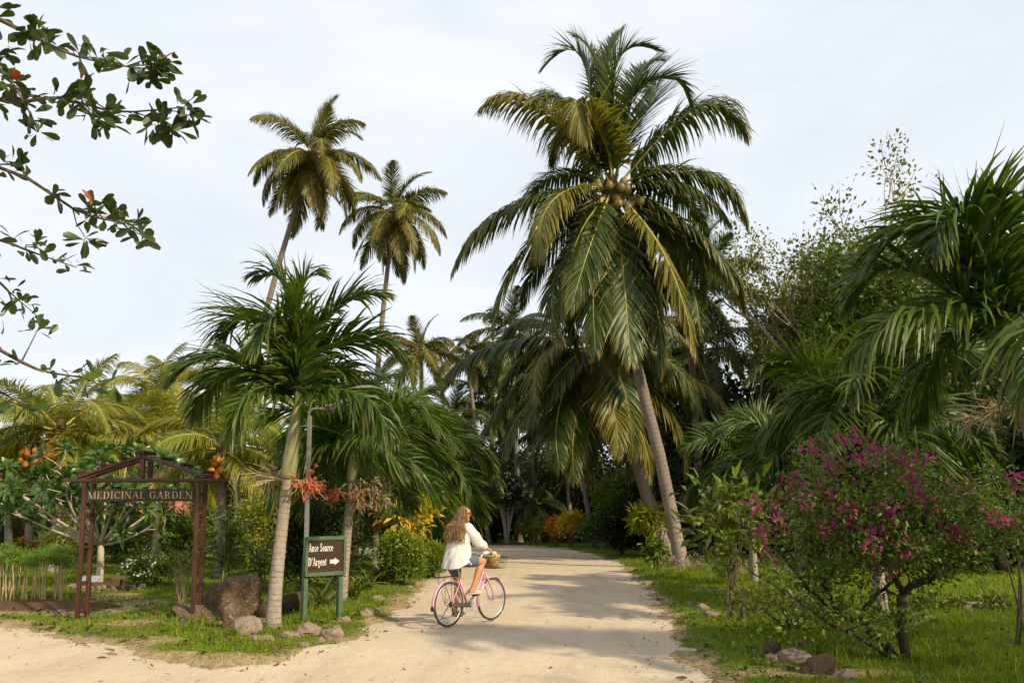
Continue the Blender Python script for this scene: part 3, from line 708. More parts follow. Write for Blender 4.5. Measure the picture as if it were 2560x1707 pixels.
# second palm, lower, behind it
base = gb(1668, 1402); Y0 = base[1]; top = at(1495, 862, Y0); tp = top - base
root = thing('coconut_palm', 'lower coconut palm with long hanging fronds, just behind the tallest one', 'palm', base)
trunk(root, [(0, 0, -.1)] + [at(x, y, Y0) - base for x, y in ((1650, 1335), (1618, 1240), (1590, 1150), (1540, 1000))] + [tp], .30, .17, MAT['coco_trunk'], .15, .03, .8)
B().add(tube([tp - np.array([0, 0, .5]), tp, tp + np.array([0, 0, .3]), tp + np.array([0, 0, .75])], [.2, .34, .26, .05], 10)).obj('crown_fibre', MAT['fibre'], root, True)
SECOND = [([(1349, 845), (1196, 878), (1106, 948)], .5, 'coco', -.1), ([(1387, 860), (1341, 920), (1345, 1000)], -2.4, 'coco', .35), ([(1360, 920), (1253, 1013), (1200, 1095)], -.5, 'coco', -.15),
          ([(1370, 960), (1290, 1050), (1262, 1140)], -1.6, 'hang', .1), ([(1450, 1000), (1433, 1097), (1437, 1200)], -2.0, 'hang', -.05), ([(1502, 935), (1525, 1000), (1541, 1140)], -2.6, 'hang', .2),
          ([(1560, 990), (1603, 1085), (1626, 1200)], -1.8, 'hang', .25), ([(1660, 925), (1735, 950), (1812, 1010)], -.4, 'coco', .15), ([(1630, 970), (1690, 1050), (1715, 1180)], -1.0, 'hang', .3),
          ([(1620, 900), (1680, 930), (1725, 1040)], 1.2, 'coco', .1), ([(1400, 1000), (1350, 1090), (1340, 1190)], .4, 'hang', -.2), ([(1480, 1010), (1470, 1100), (1480, 1210)], .8, 'hang', -.2),
          ([(1540, 1010), (1570, 1100), (1570, 1200)], .8, 'hang', -.1), ([(1420, 830), (1330, 800), (1250, 850)], 1.8, 'coco', -.1), ([(1560, 820), (1650, 790), (1720, 860)], 1.8, 'coco', -.1),
          ([(1410, 980), (1390, 1070), (1400, 1170)], -2.2, 'hang', -.2), ([(1500, 760), (1480, 700), (1440, 690)], .5, 'young', 0), ([(1520, 770), (1560, 700), (1600, 700)], .5, 'young', 0)]
for i, (pts, dd, st, gold) in enumerate(SECOND): frond_px(root, base, tp, Y0, pts, dd, st, 700 + i, (i % 3 - 1) * .2, gold * .6, 'coco_yel' if gold >= .15 else None)
crown(root, tp, 'coco', 14, 40, -60, 5.2, 5.0, rng, .3, 2)
nuts(root, tp + np.array([0, -.2, -.1]), 6, MAT['nut'], .14, rng, .4, .5)

NG = MAT['nut_gold']
coconut('tall slender coconut palm leaning right, its crown alone against the sky', bd(585, 40), at(782, 392, 40), 4.1, 30, 'coco_yel', (84, -62), (.20, .12), (-.9, 0), None, 7, 2, 21, power=.85)
coconut('tall coconut palm with a yellowing crown and a brown skirt of dead fronds', bd(925, 45), at(985, 535, 45), 3.9, 26, 'coco_yel', (84, -62), (.20, .12), (-.3, 0), None, 3, 6, 26, power=.85)
coconut('coconut palm with hanging nuts half hidden behind the right side of the tallest palm', bd(1760, 34), at(1718, 715, 34), 4.2, 22, 'coco', (80, -45), (.2, .13), (0, 0), None, 6, 1, 29)
coconut('far coconut palm rising left of the lowest frond tips above the rider', bd(1060, 46), at(1052, 885, 46), 3.2, 18, 'coco_yel', (84, -30), (.17, .11), (0, 0), None, 0, 1, 31)
coconut('small far coconut palm crown in the gap above the road bend', bd(1222, 52), at(1168, 890, 52), 3.0, 16, 'coco_yel', (84, -35), (.17, .11), (0, 0), None, 0, 1, 33)
coconut('coconut palm in the second row, its crown level with the hanging fronds', bd(1300, 54), at(1278, 835, 54), 4.4, 22, 'coco', (84, -45), (.19, .12), (0, 0), None, 0, 2, 35)
coconut('shaded coconut palm with a pale straight trunk beyond the road bend', bd(1486, 47), at(1420, 985, 47), 3.9, 20, 'coco', (84, -40), (.17, .11), (0, 0), None, 0, 2, 37)
coconut('young low coconut palm with spreading fronds beside the white-flowering tree', bd(1345, 52), at(1335, 1262, 52), 3.0, 13, 'coco', (78, -22), (.2, .16), (0, 0), None, 0, 1, 39, L0=5.0)
coconut('coconut palm with drooping fronds in the deep shade left of the road bend', bd(1150, 53), at(1130, 1040, 53), 3.6, 18, 'coco', (80, -45), (.17, .11), (0, 0), None, 0, 2, 43)

coconut('coconut palm whose crown fills the gap left of the lower hanging fronds', bd(1342, 56), at(1325, 935, 56), 5.0, 22, 'coco', (84, -50), (.18, .12), (0, 0), None, 0, 2, 45)
coconut('coconut palm deep in shade behind the leaning trunk of the tallest palm', bd(1625, 42), at(1600, 950, 42), 4.2, 22, 'coco', (84, -50), (.18, .12), (0, 0), None, 0, 2, 46)
coconut('shaded coconut palm just above the white-flowering tree', bd(1235, 55), at(1225, 1000, 55), 4.0, 20, 'coco', (84, -50), (.18, .12), (0, 0), None, 0, 2, 47)
coconut('coconut palm on the right whose fronds mingle with the twiggy trees', bd(1790, 40), at(1745, 885, 40), 4.2, 20, 'coco', (84, -50), (.18, .12), (0, 0), None, 0, 2, 48)
coconut('lowest shaded coconut palm crown over the orange and yellow crotons', bd(1430, 54), at(1410, 1090, 54), 4.2, 20, 'coco', (84, -40), (.18, .12), (0, 0), None, 0, 2, 49)
# dwarf golden coconut palms of the garden
for a in (('golden dwarf coconut palm with the most nuts, its crown above the garden tree', 130, 24, 150, 1082, 3.3, 7, 51),
          ('golden dwarf coconut palm standing left behind the garden tree', 70, 27, 86, 1108, 3.1, 5, 52),
          ('golden dwarf coconut palm whose crown rises behind the gate peak', 385, 26, 418, 1108, 3.2, 5, 53),
          ('golden dwarf coconut palm with orange nuts, right of the gate', 553, 22, 556, 1128, 3.0, 8, 54),
          ('golden dwarf coconut palm at the left edge of the garden', 22, 30, 20, 1185, 3.0, 5, 55),
          ('distant dwarf coconut palm with a bright upright crown against the sky', 303, 36, 392, 1000, 3.5, 0, 56),
          ('dwarf coconut palm behind the crown of the front Manila palm', 600, 31, 560, 1010, 3.6, 0, 57),
          ('dwarf coconut palm with long arching fronds behind the gate beam', 411, 31, 300, 1090, 3.4, 3, 58)):
    coconut(a[0], bd(a[1], a[2]), at(a[3], a[4], a[2]), a[5], 19, 'gold', (84, -8), (.15, .12), (0, 0), NG, a[6] * 2, 1, a[7], 'golden dwarf coconut palms of the garden', 'dwarf_coconut_palm', .10, 3.4, .8, .12)

# Manila palms along the left side of the road
base = gb(681, 1577); Y0 = base[1]
HERO = [([(690, 955), (600, 905), (505, 900), (428, 950)], -.1, 'manila', 0), ([(738, 880), (700, 800), (672, 805), (625, 880)], -1.1, 'manila', .1), ([(735, 870), (715, 745), (690, 690), (640, 690)], .3, 'manila', 0),
        ([(765, 900), (850, 860), (930, 850), (1005, 890)], -.1, 'manila', -.05), ([(760, 880), (830, 790), (890, 745), (955, 735)], .4, 'manila', 0), ([(775, 985), (860, 975), (930, 1005), (985, 1100)], -.5, 'manila_low', -.1),
        ([(705, 990), (660, 975), (605, 1000), (575, 1110)], -.7, 'manila_low', .35), ([(700, 960), (620, 930), (540, 950), (480, 1040)], .5, 'manila_low', .1), ([(748, 850), (755, 740), (770, 690), (800, 690)], 0, 'manila', 0),
        ([(790, 950), (850, 920), (910, 960), (930, 1060)], .9, 'manila_low', 0), ([(725, 900), (670, 830), (600, 800), (540, 850)], 1.0, 'manila', 0)]
def hero_fronds(root, tp):
    b0 = gb(681, 1577)
    for i, (pts, dd, st, gold) in enumerate(HERO): frond_px(root, b0, tp, Y0, pts, dd, st, 900 + i, (i % 3 - 1) * .3, gold)
manila('front Manila palm with red berries and a tall ragged crown, beside the direction sign', base, at(742, 1022, Y0), 1.9, 0, .105, 61, ((-.05, .58, 130, 'berry', -.22), (PI * .92, .70, 0, 'berry', .25), (-.6, .46, 60, 'berry', -.1), (PI * .75, .55, 0, 'berry', .5)), 1.05, (-.02, 0), hero_fronds)
manila('second Manila palm in the roadside row, with red and pale green berry clusters', gb(853, 1505), at(888, 1108, 15.7), 2.2, 15, .105, 64, ((PI * 1.12, .62, 170, 'berry', -.75), (-.35, .95, 260, 'berry_g', -.2), (-.1, .95, 220, 'berry_g', -.55), (-.9, .8, 50, 'berry', -.9)), .75, (0, 0), None, (84, -15))
manila('third Manila palm in the roadside row, behind the strap-leaved clump', gb(937, 1438), at(946, 1170, 23), 3.0, 17, .115, 63, ((-.3, 1.0, 120, 'berry_g', -.3),), .85, (0, 0), None, (86, -20))
manila('fourth Manila palm in the roadside row, rising behind the yellow croton', bd(1000, 26), at(999, 1150, 26), 3.4, 19, .12, 65, ((.1, .8, 0, 'berry_g', 0), (2.8, .7, 0, 'berry_g', .1)), .9, (0, 0), None, (86, -25))
manila('last Manila palm in the roadside row, in shade nearest the road bend', bd(1052, 31), at(1048, 1165, 31), 3.4, 18, .12, 67, ((.3, .8, 0, 'berry_g', -.2),), .9, (0, 0), None, (86, -25))
# Manila palms on the right-hand lawn
manila('slim Manila palm farthest back on the right lawn', gb(1886, 1462), at(1872, 1180, 20), 2.1, 15, .10, 71, (), .7, (0, 0), None, (84, -22))
manila('Manila palm with a pale trunk in the middle of the right lawn', gb(2005, 1493), at(1984, 1160, 16.7), 2.1, 16, .105, 73, (), .7, (0, 0), None, (84, -22))
manila('Manila palm standing directly behind the bougainvillea', gb(2203, 1537), at(2168, 1035, 13.7), 2.3, 17, .11, 75, (), .9, (0, 0), None, (86, -18))
base = np.array([6.15, 8.3, 0.0]); Y0 = 8.0
BIG = [([(2450, 770), (2330, 770), (2220, 800), (2130, 900)], -.1, 'manila_low', .25), ([(2440, 710), (2340, 610), (2250, 590), (2170, 670)], .2, 'manila', -.1), ([(2460, 670), (2420, 570), (2370, 540), (2300, 570)], .7, 'manila', -.1),
       ([(2530, 720), (2545, 600), (2560, 520), (2600, 480)], 0, 'manila', -.1), ([(2400, 760), (2300, 690), (2200, 680), (2120, 770)], .8, 'manila', -.1), ([(2600, 700), (2720, 620), (2830, 700), (2880, 850)], .2, 'manila', 0),
       ([(2600, 780), (2700, 800), (2760, 920), (2780, 1050)], -.5, 'manila_low', 0), ([(2440, 830), (2360, 860), (2310, 960), (2290, 1060)], .9, 'manila_low', -.1), ([(2540, 800), (2560, 790), (2600, 900), (2620, 1000)], -1.2, 'manila_low', 0),
       ([(2470, 720), (2480, 590), (2500, 520), (2480, 480)], -.6, 'manila', 0), ([(2480, 700), (2420, 560), (2360, 560), (2330, 640)], -.9, 'manila', -.1)]
def big_fronds(root, tp):
    for i, (pts, dd, st, gold) in enumerate(BIG): frond_px(root, base, tp, Y0, pts, dd, st, 950 + i, (i % 3 - 1) * .3, gold)
manila('large dark Manila palm nearest the viewer at the right edge', base, at(2508, 862, Y0), 2.2, 0, .115, 79, ((PI * .97, .75, 0, 'berry_g', .05), (PI * 1.15, .6, 0, 'berry_g', .3)), .72, (-.02, 0), big_fronds)

ORD = 'first second third fourth fifth sixth seventh eighth ninth tenth eleventh twelfth thirteenth fourteenth fifteenth sixteenth seventeenth eighteenth nineteenth'.split()
def rank(v, all_): return ORD[sorted(all_).index(v)]
# ---------------------------------------------------------------- trees behind
tree_mesh('dark_a', 1, 9.5, 4, 4, 'dark', 22, .30, .15, 'bark_dark', .8, .1, .26, .42, (3, 4), 0, .30)
tree_mesh('dark_b', 2, 9.5, 4, 4, 'dark', 24, .26, .13, 'bark_dark', .9, .0, .28, .45, (3, 4), 0, .26)
tree_mesh('mid_a', 3, 8.0, 4, 4, 'mid', 22, .26, .12, 'bark', .85, .1, .22, .4, (3, 4), 0, .28)
tree_mesh('olive_a', 4, 7.0, 4, 4, 'olive', 20, .24, .10, 'bark', .85, .1, .2, .4, (3, 4), 0, .25)
tree_mesh('twig', 5, 14.0, 4, 5, 'olive', 15, .13, .085, 'bark_pale', .42, .45, .26, .20, (3, 4), .35, .30, .18, .66, .9)
tree_mesh('airy', 6, 13.0, 4, 5, 'mid', 15, .15, .095, 'bark', .55, .35, .22, .28, (3, 4), .1, .30, .22, .68)
# twiggy trees against the sky on the right
tree('twig', 'tall thin tree with bare upright twigs and few leaves against the sky', bd(2055, 33), 1.27, .4)
tree('twig', 'lower twiggy tree with sparse leaves between the tallest palm and its thin neighbour', bd(1900, 36), 1.15, 2.6)
tree('twig', 'thin twiggy tree partly hidden behind the large palm at the right edge', bd(2220, 36), 1.3, 4.4)
tree('airy', 'leafy light tree topping the upper right corner behind the large palm', bd(2400, 29), 1.2, 1.0)
WB = 'dense trees of the wood behind the road bend and lawn'
for i, (px, D, s) in enumerate(((1130, 62, 1.2), (1230, 66, 1.25), (1330, 60, 1.2), (1430, 64, 1.3), (1560, 58, 1.2), (1690, 50, 1.5), (1800, 44, 1.5), (1930, 42, 1.7), (2080, 40, 1.75), (2240, 40, 1.75), (2390, 38, 1.7), (2540, 36, 1.6), (2700, 34, 1.4), (1050, 56, .95), (2160, 31, .75), (2330, 27, 1.0), (2500, 25, 1.1), (1840, 33, .7), (2000, 33, .7))):
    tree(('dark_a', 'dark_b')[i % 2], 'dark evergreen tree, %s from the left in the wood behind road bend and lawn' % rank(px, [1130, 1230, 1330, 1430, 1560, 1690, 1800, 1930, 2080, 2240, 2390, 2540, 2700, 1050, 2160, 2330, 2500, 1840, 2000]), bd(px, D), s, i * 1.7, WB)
for i, (px, D, s) in enumerate(((-120, 42, 1.0), (30, 48, 1.15), (170, 52, 1.15), (290, 47, 1.1), (430, 50, 1.2), (540, 44, 1.1), (660, 50, 1.3), (760, 44, 1.2), (860, 52, 1.4), (960, 48, 1.3))):
    tree(('olive_a', 'mid_a')[i % 2], 'mid-green tree, %s from the left in the belt behind the medicinal garden' % ORD[i], bd(px, D), s, i * 2.1, 'trees at the back of the garden')

# ---------------------------------------------------------------- shrubs of the garden, left
def sh(label, x0, x1, yt, D, mk, seed, dens=1.0, leaf=(.10, .045), **kw):
    b = bd((x0 + x1) / 2, D); h = at((x0 + x1) / 2, yt, D)[2]; rx = (x1 - x0) / 2 / F * D
    return shrub(label, b, h, rx, kw.pop('ry', rx * .8), mk, int(70 * dens), int(34 * dens), leaf[0], leaf[1], seed=seed, **kw)
GS = 'background shrubs of the medicinal garden'
GSX = [0.31, 100.33, 190.31, 282.79, 365.31, 440.27, 510.32, 610.3, 690.3, 795.28, 900.32, .38, 250.38, 530.38, 720.38]
for i, (x0, x1, yt, D, mk) in enumerate(((-60, 60, 1300, 31, 'olive'), (50, 150, 1290, 33, 'mid'), (130, 250, 1300, 31, 'olive'), (235, 330, 1290, 29, 'mid'), (310, 420, 1275, 31, 'olive'), (380, 500, 1290, 27, 'mid'), (460, 560, 1275, 32, 'olive'), (560, 660, 1265, 30, 'mid'), (640, 740, 1250, 30, 'olive'), (740, 850, 1240, 28, 'mid'), (850, 950, 1230, 32, 'mid'), (-40, 40, 1260, 38, 'mid'), (200, 300, 1255, 38, 'olive'), (480, 580, 1240, 38, 'mid'), (660, 780, 1210, 38, 'olive'))):
    sh('green shrub, %s from the left in the background planting of the garden' % rank(round((x0 + x1) / 2 + D * .01, 2), GSX), x0, x1, yt, D, mk, 200 + i, 1.0, (.16, .07), group=GS, h0=.15, clump=.2)
sh('round green bush with small leaves just inside the gate, beside the garden tree', 330, 440, 1395, 19.5, 'mid', 231, .9, (.09, .04), h0=.05)
sh('low bush with white flowers inside the gate', 300, 385, 1402, 19, 'mid', 232, .7, (.08, .035), h0=.05, flower=('white', 26, .05))
sh('twiggy shrub with upright thin stems beside the right gate posts', 415, 492, 1375, 15.2, 'olive', 233, .45, (.09, .03), stems=34, h0=.55, bark='stalk', stem_r=.010, clump=.13)
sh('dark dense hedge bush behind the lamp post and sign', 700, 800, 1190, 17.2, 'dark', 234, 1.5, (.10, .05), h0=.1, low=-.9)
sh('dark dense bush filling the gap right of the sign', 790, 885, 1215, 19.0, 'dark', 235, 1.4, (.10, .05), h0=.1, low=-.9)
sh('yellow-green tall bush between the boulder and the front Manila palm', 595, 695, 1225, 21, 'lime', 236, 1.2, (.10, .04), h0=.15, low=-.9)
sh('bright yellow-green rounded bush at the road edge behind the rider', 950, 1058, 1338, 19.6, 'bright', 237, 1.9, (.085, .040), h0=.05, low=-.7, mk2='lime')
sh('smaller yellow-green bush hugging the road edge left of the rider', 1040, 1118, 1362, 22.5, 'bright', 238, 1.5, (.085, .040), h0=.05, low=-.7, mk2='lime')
sh('croton with yellow and orange leaves under the Manila palms', 955, 1082, 1240, 21.3, 'yellow', 239, .62, (.24, .085), h0=1.0, stems=9, mk2='lime', droop=1.1)
sh('small orange croton at the trunk of the third Manila palm', 925, 985, 1228, 22.2, 'orange', 240, .45, (.22, .08), h0=1.2, stems=6, droop=1.1)
sh('cream-leaved small tree behind the feathery saplings', 105, 185, 1345, 20.5, 'cream', 241, .45, (.20, .07), h0=1.0, stems=5, droop=.9)
sh('orange-flowering low bush at the left edge of the garden', 20, 110, 1352, 27, 'mid', 242, .8, (.09, .04), h0=.05, flower=('orange', 40, .07))
# centre, beyond the road bend
sh('white-flowering small tree with several bare stems beyond the road bend', 1225, 1312, 1195, 51, 'dark', 243, 1.6, (.16, .08), h0=2.3, stems=9, stem_r=.06, bark='bark_pale', flower=('white', 46, .17), clump=.16)
sh('small yellow-green shrub with forked stems at the road bend', 1298, 1368, 1300, 50.5, 'lime', 244, .8, (.20, .06), h0=.5, stems=8, stem_r=.03, bark='bark_pale')
sh('bright yellow croton beside its orange twin at the road bend', 1398, 1458, 1282, 45.5, 'yellow', 245, 1.0, (.22, .07), h0=.6, stems=7, stem_r=.03)
sh('orange-red croton, left of the bright yellow one at the road bend', 1372, 1412, 1300, 46.5, 'orange', 246, .8, (.22, .07), h0=.6, stems=6, stem_r=.03)
sh('dark green round shrub right of the yellow croton', 1448, 1520, 1290, 43, 'mid', 247, 1.1, (.17, .07), h0=.2)
sh('tall dark hedge dotted with orange flowers on the right of the road', 1500, 1610, 1262, 35, 'dark', 248, 1.9, (.14, .07), h0=.1, flower=('orange', 13, .12), low=-.9)
sh('leafy yellow-green dracaena-like shrub left of the tallest palm trunk', 1588, 1668, 1262, 31.5, 'lime', 249, .75, (.34, .075), h0=.9, stems=8, stem_r=.03, droop=.9)
sh('green tree-shrub with fresh leaves in front of the thatched roof', 1490, 1580, 1180, 46, 'bright', 250, 1.2, (.22, .09), h0=.4)
for i, (x0, x1, yt, D) in enumerate(((1095, 1180, 1235, 52), (1170, 1250, 1245, 54), (1310, 1400, 1240, 55), (1400, 1500, 1235, 56), (1590, 1700, 1235, 52), (1700, 1800, 1235, 44), (1790, 1890, 1240, 40), (1880, 1990, 1235, 38), (1980, 2100, 1240, 36), (2090, 2210, 1235, 35), (2200, 2330, 1240, 33), (2320, 2450, 1235, 32), (2440, 2580, 1240, 31), (1020, 1110, 1230, 46))):
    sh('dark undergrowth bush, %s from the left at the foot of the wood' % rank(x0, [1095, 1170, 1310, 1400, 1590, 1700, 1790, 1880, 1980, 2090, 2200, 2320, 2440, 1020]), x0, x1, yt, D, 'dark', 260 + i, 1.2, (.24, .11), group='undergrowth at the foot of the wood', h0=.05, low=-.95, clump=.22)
# right of the road
sh('broad-leaved shrub with yellow-green drooping leaves left of the bougainvillea', 1742, 1905, 1225, 12.9, 'olive', 281, .42, (.24, .085), h0=.95, stems=7, stem_r=.022, droop=1.1, mk2='bright', clump=.16)
sh('small leafy plant at the foot of the tallest palm', 1612, 1668, 1350, 24.5, 'mid', 282, .4, (.24, .09), h0=.25, stems=4, droop=1.0)
for i, (px, py, h, r_) in enumerate(((1700, 1440, .55, .55), (1775, 1432, .6, .7), (1855, 1440, .6, .6), (1940, 1445, .6, .5))):
    shrub('low periwinkle with pink flowers, %s from the road on the right verge' % ORD[i], gb(px, py), h, r_, r_ * .7, 'mid', 36, 12, .05, .022, 14, 290 + i, .05, ('pink', 15, .035), 'periwinkle', 'flower', 'stalk', 'pink periwinkles on the right verge', stem_r=.006)
sh('small pot-shaped sapling with drooping leaves among the periwinkles', 1800, 1846, 1385, 17.5, 'bright', 298, .22, (.16, .06), h0=.25, stems=3, droop=1.2)
# trees out of view to the right, whose shade falls on the bougainvillea
tree('dark_b', 'broad shade tree standing outside the view to the right', (10.9, 3.4, 0), 1.35, 1.0)

# ---------------------------------------------------------------- lettering: serif strokes, flat paint
def rectp(x0, y0, x1, y1): return [[(x0, y0), (x1, y0), (x1, y1), (x0, y1)]]
def linep(x0, y0, x1, y1, w):                  # stroke of horizontal width w between two heights
    return [[(x0 - w / 2, y0), (x0 + w / 2, y0), (x1 + w / 2, y1), (x1 - w / 2, y1)]]
def arcp(cx, cy, rx, ry, a0, a1, wv, wh, n=12):  # ring stroke: thickness wv at its sides, wh at top and bottom
    out = []; A = np.radians(np.linspace(a0, a1, n + 1))
    P = [((cx + rx * math.cos(a), cy + ry * math.sin(a)), (cx + (rx - wv) * math.cos(a), cy + (ry - wh) * math.sin(a))) for a in A]
    for i in range(n): out.append([P[i][0], P[i + 1][0], P[i + 1][1], P[i][1]])
    return out
def ser(x, y, w=.24, t=.05): return rectp(x - w / 2, y, x + w / 2, y + t)
TK, TN = .15, .055
def glyphs():
    g = {}
    g['I'] = (.34, rectp(.095, .05, .245, .95) + ser(.17, 0, .3) + ser(.17, .95, .3))
    g['M'] = (1.0, linep(.14, .05, .14, .95, TN) + linep(.14, .95, .47, .0, TK) + linep(.47, .0, .80, .95, TN) + linep(.84, .05, .84, .95, TK) + ser(.14, 0, .24) + ser(.84, 0, .30) + ser(.12, .95, .2) + ser(.86, .95, .22))
    g['E'] = (.68, rectp(.10, .05, .25, .95) + ser(.20, 0, .36) + ser(.20, .95, .36) + rectp(.36, .0, .60, .05) + rectp(.36, .95, .58, 1.0) + rectp(.25, .48, .46, .53) + rectp(.56, .05, .61, .26) + rectp(.54, .76, .58, .95) + rectp(.43, .40, .47, .61))
    g['D'] = (.82, rectp(.10, .05, .25, .95) + ser(.18, 0, .32) + ser(.18, .95, .32) + arcp(.33, .5, .43, .5, -90, 90, TK, .06) + rectp(.25, 0, .33, .06) + rectp(.25, .94, .33, 1.0))
    g['C'] = (.80, arcp(.43, .5, .37, .5, 48, 312, TK, .06) + rectp(.64, .64, .69, .98) + linep(.69, .08, .72, .24, .06))
    g['G'] = (.86, arcp(.43, .5, .37, .5, 48, 325, TK, .06) + rectp(.64, .64, .69, .98) + rectp(.61, .06, .75, .40) + ser(.69, .40, .30))
    g['N'] = (.86, linep(.15, .05, .15, .95, TN) + linep(.15, .97, .72, .0, TK * 1.1) + linep(.72, .0, .72, .95, TN) + ser(.15, 0, .24) + ser(.12, .95, .2) + ser(.72, .95, .26))
    g['A'] = (.82, linep(.12, .05, .42, 1.0, TN) + linep(.68, .05, .40, 1.0, TK) + rectp(.24, .30, .58, .35) + ser(.12, 0, .22) + ser(.68, 0, .28))
    g['L'] = (.66, rectp(.10, .05, .25, .95) + ser(.20, 0, .36) + ser(.18, .95, .32) + rectp(.38, 0, .60, .05) + rectp(.56, .05, .61, .28))
    g['R'] = (.80, rectp(.10, .05, .25, .95) + ser(.18, 0, .30) + ser(.16, .95, .28) + rectp(.25, .94, .36, 1.0) + rectp(.25, .47, .36, .52) + arcp(.36, .735, .25, .265, -90, 90, TK, .05) + linep(.66, .04, .40, .48, TK) + ser(.70, 0, .2))
    g['S'] = (.58, arcp(.29, .74, .20, .26, 20, 270, .11, .07, 10) + arcp(.28, .26, .21, .26, -160, 90, .12, .07, 10) + rectp(.42, .72, .46, .98) + rectp(.07, .02, .11, .26) + linep(.36, .40, .20, .60, .16))
    x = .62                                      # lower case
    g['n'] = (.62, rectp(.09, .05, .22, x) + ser(.14, 0, .24) + ser(.10, x - .05, .14) + arcp(.33, .40, .20, .22, 0, 150, .13, .08, 8) + rectp(.40, .05, .53, .41) + ser(.47, 0, .22))
    g['u'] = (.62, rectp(.09, .22, .22, x) + ser(.11, x - .05, .18) + arcp(.28, .22, .19, .22, 180, 330, .13, .08, 8) + rectp(.38, .05, .51, x) + ser(.41, x - .05, .18) + ser(.50, 0, .16))
    g['r'] = (.46, rectp(.09, .05, .22, x) + ser(.15, 0, .26) + ser(.10, x - .05, .14) + arcp(.31, .42, .13, .2, 40, 150, .09, .08, 6) + rectp(.33, .46, .43, .60))
    g['o'] = (.58, arcp(.29, .31, .24, .32, 0, 360, .13, .06, 16))
    g['e'] = (.54, arcp(.28, .31, .23, .32, 0, 320, .13, .06, 14) + rectp(.14, .31, .50, .36))
    g['c'] = (.50, arcp(.28, .31, .23, .32, 45, 320, .13, .06, 12) + rectp(.36, .42, .46, .56))
    g['s'] = (.44, arcp(.21, .46, .14, .17, 20, 270, .085, .055, 8) + arcp(.21, .16, .16, .17, -160, 90, .09, .055, 8) + linep(.26, .25, .15, .38, .12))
    g['t'] = (.40, rectp(.13, .12, .26, .82) + rectp(.05, .57, .36, .63) + arcp(.28, .14, .15, .15, 180, 300, .12, .06, 6))
    g['g'] = (.56, arcp(.27, .40, .20, .23, 0, 360, .11, .055, 14) + arcp(.27, -.12, .23, .17, 0, 360, .08, .06, 14) + linep(.14, .04, .20, .20, .09) + rectp(.42, .54, .54, .60))
    g["'"] = (.24, linep(.10, .68, .15, 1.0, .11))
    g[' '] = (.34, [])
    return g
GL = glyphs()
def lettering(name, text, h, xscale, matl, parent, M, gap=.06):
    """flat painted letters; M maps (x, y, lift) on the board to the parent's space"""
    V, Q = [], []; x = 0; k = 0
    for ch in text:
        w, qs = GL[ch]
        for q in qs:
            k += 1; i = len(V)
            ar = sum(q[j][0] * q[(j + 1) % 4][1] - q[(j + 1) % 4][0] * q[j][1] for j in range(4))
            for (a, b_) in (q if ar > 0 else q[::-1]): V.append(M((x + a) * h * xscale, b_ * h, .0025 + .00002 * k))
            Q.append([i, i + 1, i + 2, i + 3])
        x += w + gap
    return kind(link(name, npmesh(name, np.array(V), np.array(Q), None, False, [matl]), parent), 'stuff'), x * h * xscale

def text_w(text, h, xs_, gap=.06): return sum(GL[c][0] + gap for c in text) * h * xs_

# ---------------------------------------------------------------- gate
MAT['redwood'] = mat('stained_wood', (.085, .030, .014), (.040, .016, .009), 5, .5, .4, .35, .004, (3, 3, .4), c3=(.05, .018, .01))
MAT['signdark'] = mat('dark_board', (.040, .027, .017), (.022, .016, .011), 6, .6, .3, .3, .003, (.4, 3, 3))
MAT['gold_paint'] = mat('gold_paint', (.42, .33, .15), (.28, .22, .10), 14, .6)
gx = at(354, 1400, 13.1)[0]; root = thing('garden_gate', 'dark red timber gate arch with a lettered board at the garden path', 'gate', (gx, 13.1, 0), math.radians(-3))
def beam(name, a, b_, w, d, up=(0, 0, 1), bev=.005, m='redwood', par=None):
    a, b_ = np.array(a, float), np.array(b_, float); z = norm(b_ - a); L = np.linalg.norm(b_ - a)
    yv = norm(np.cross(z, [1, 0, 0]) if abs(z[0]) < .9 else np.cross(z, [0, 1, 0])); xv = np.cross(yv, z)
    bb = B().add(rbox((0, 0, 0), (w, d, L), bev, np.stack([xv, yv, z], 1))); bb.V[0] = bb.V[0] + (a + b_) / 2
    return bb.obj(name, MAT[m], par if par is not None else root)
HB = 2.265
for sx in (-1, 1):
    for yo in (-.13, .13): beam('post', (sx * .94, yo, -.15), (sx * .94, yo, HB - .044), .060, .060)
    for z in (.16, .62, 1.18, 1.7): beam('spacer', (sx * .94, -.095, z), (sx * .94, .095, z), .045, .045)
    beam('brace', (sx * .905, .13, HB - .24), (sx * .72, .13, HB - .045), .045, .045); beam('brace', (sx * .905, .13, HB - .60), (sx * .75, .13, HB - .40), .045, .045)
    for u in (0.02, .36, .68, .97):
        x = sx * 1.05 * (1 - u); z = HB + .06 + .335 * u
        beam('purlin', (x, -.21, z + .065), (x, .21, z + .065), .045, .055)
for yo in (-.13, .13):
    beam('cross_beam', (-1.30, yo, HB), (1.30, yo, HB), .085, .05)
    for sx in (-1, 1): beam('rafter', (sx * 1.07, yo, HB + .045), (0.0 + sx * .012, yo, HB + .385), .09, .045)
    beam('king_post', (0, yo, HB + .045), (0, yo, HB + .36), .075, .046)
bd_ = B().add(rbox((0, -.15, HB - .245), (1.81, .026, .195), .004)).obj('name_board', MAT['signdark'], root)
hh = .118; w = text_w('MEDICINAL GARDEN', hh, 1.0); xs_ = 1.74 / w
lettering('lettering', 'MEDICINAL GARDEN', hh, xs_, MAT['gold_paint'], bd_, lambda x, y, l: (x - 1.74 / 2 + .01, -.163 - l, HB - .245 - hh * .48 + y))

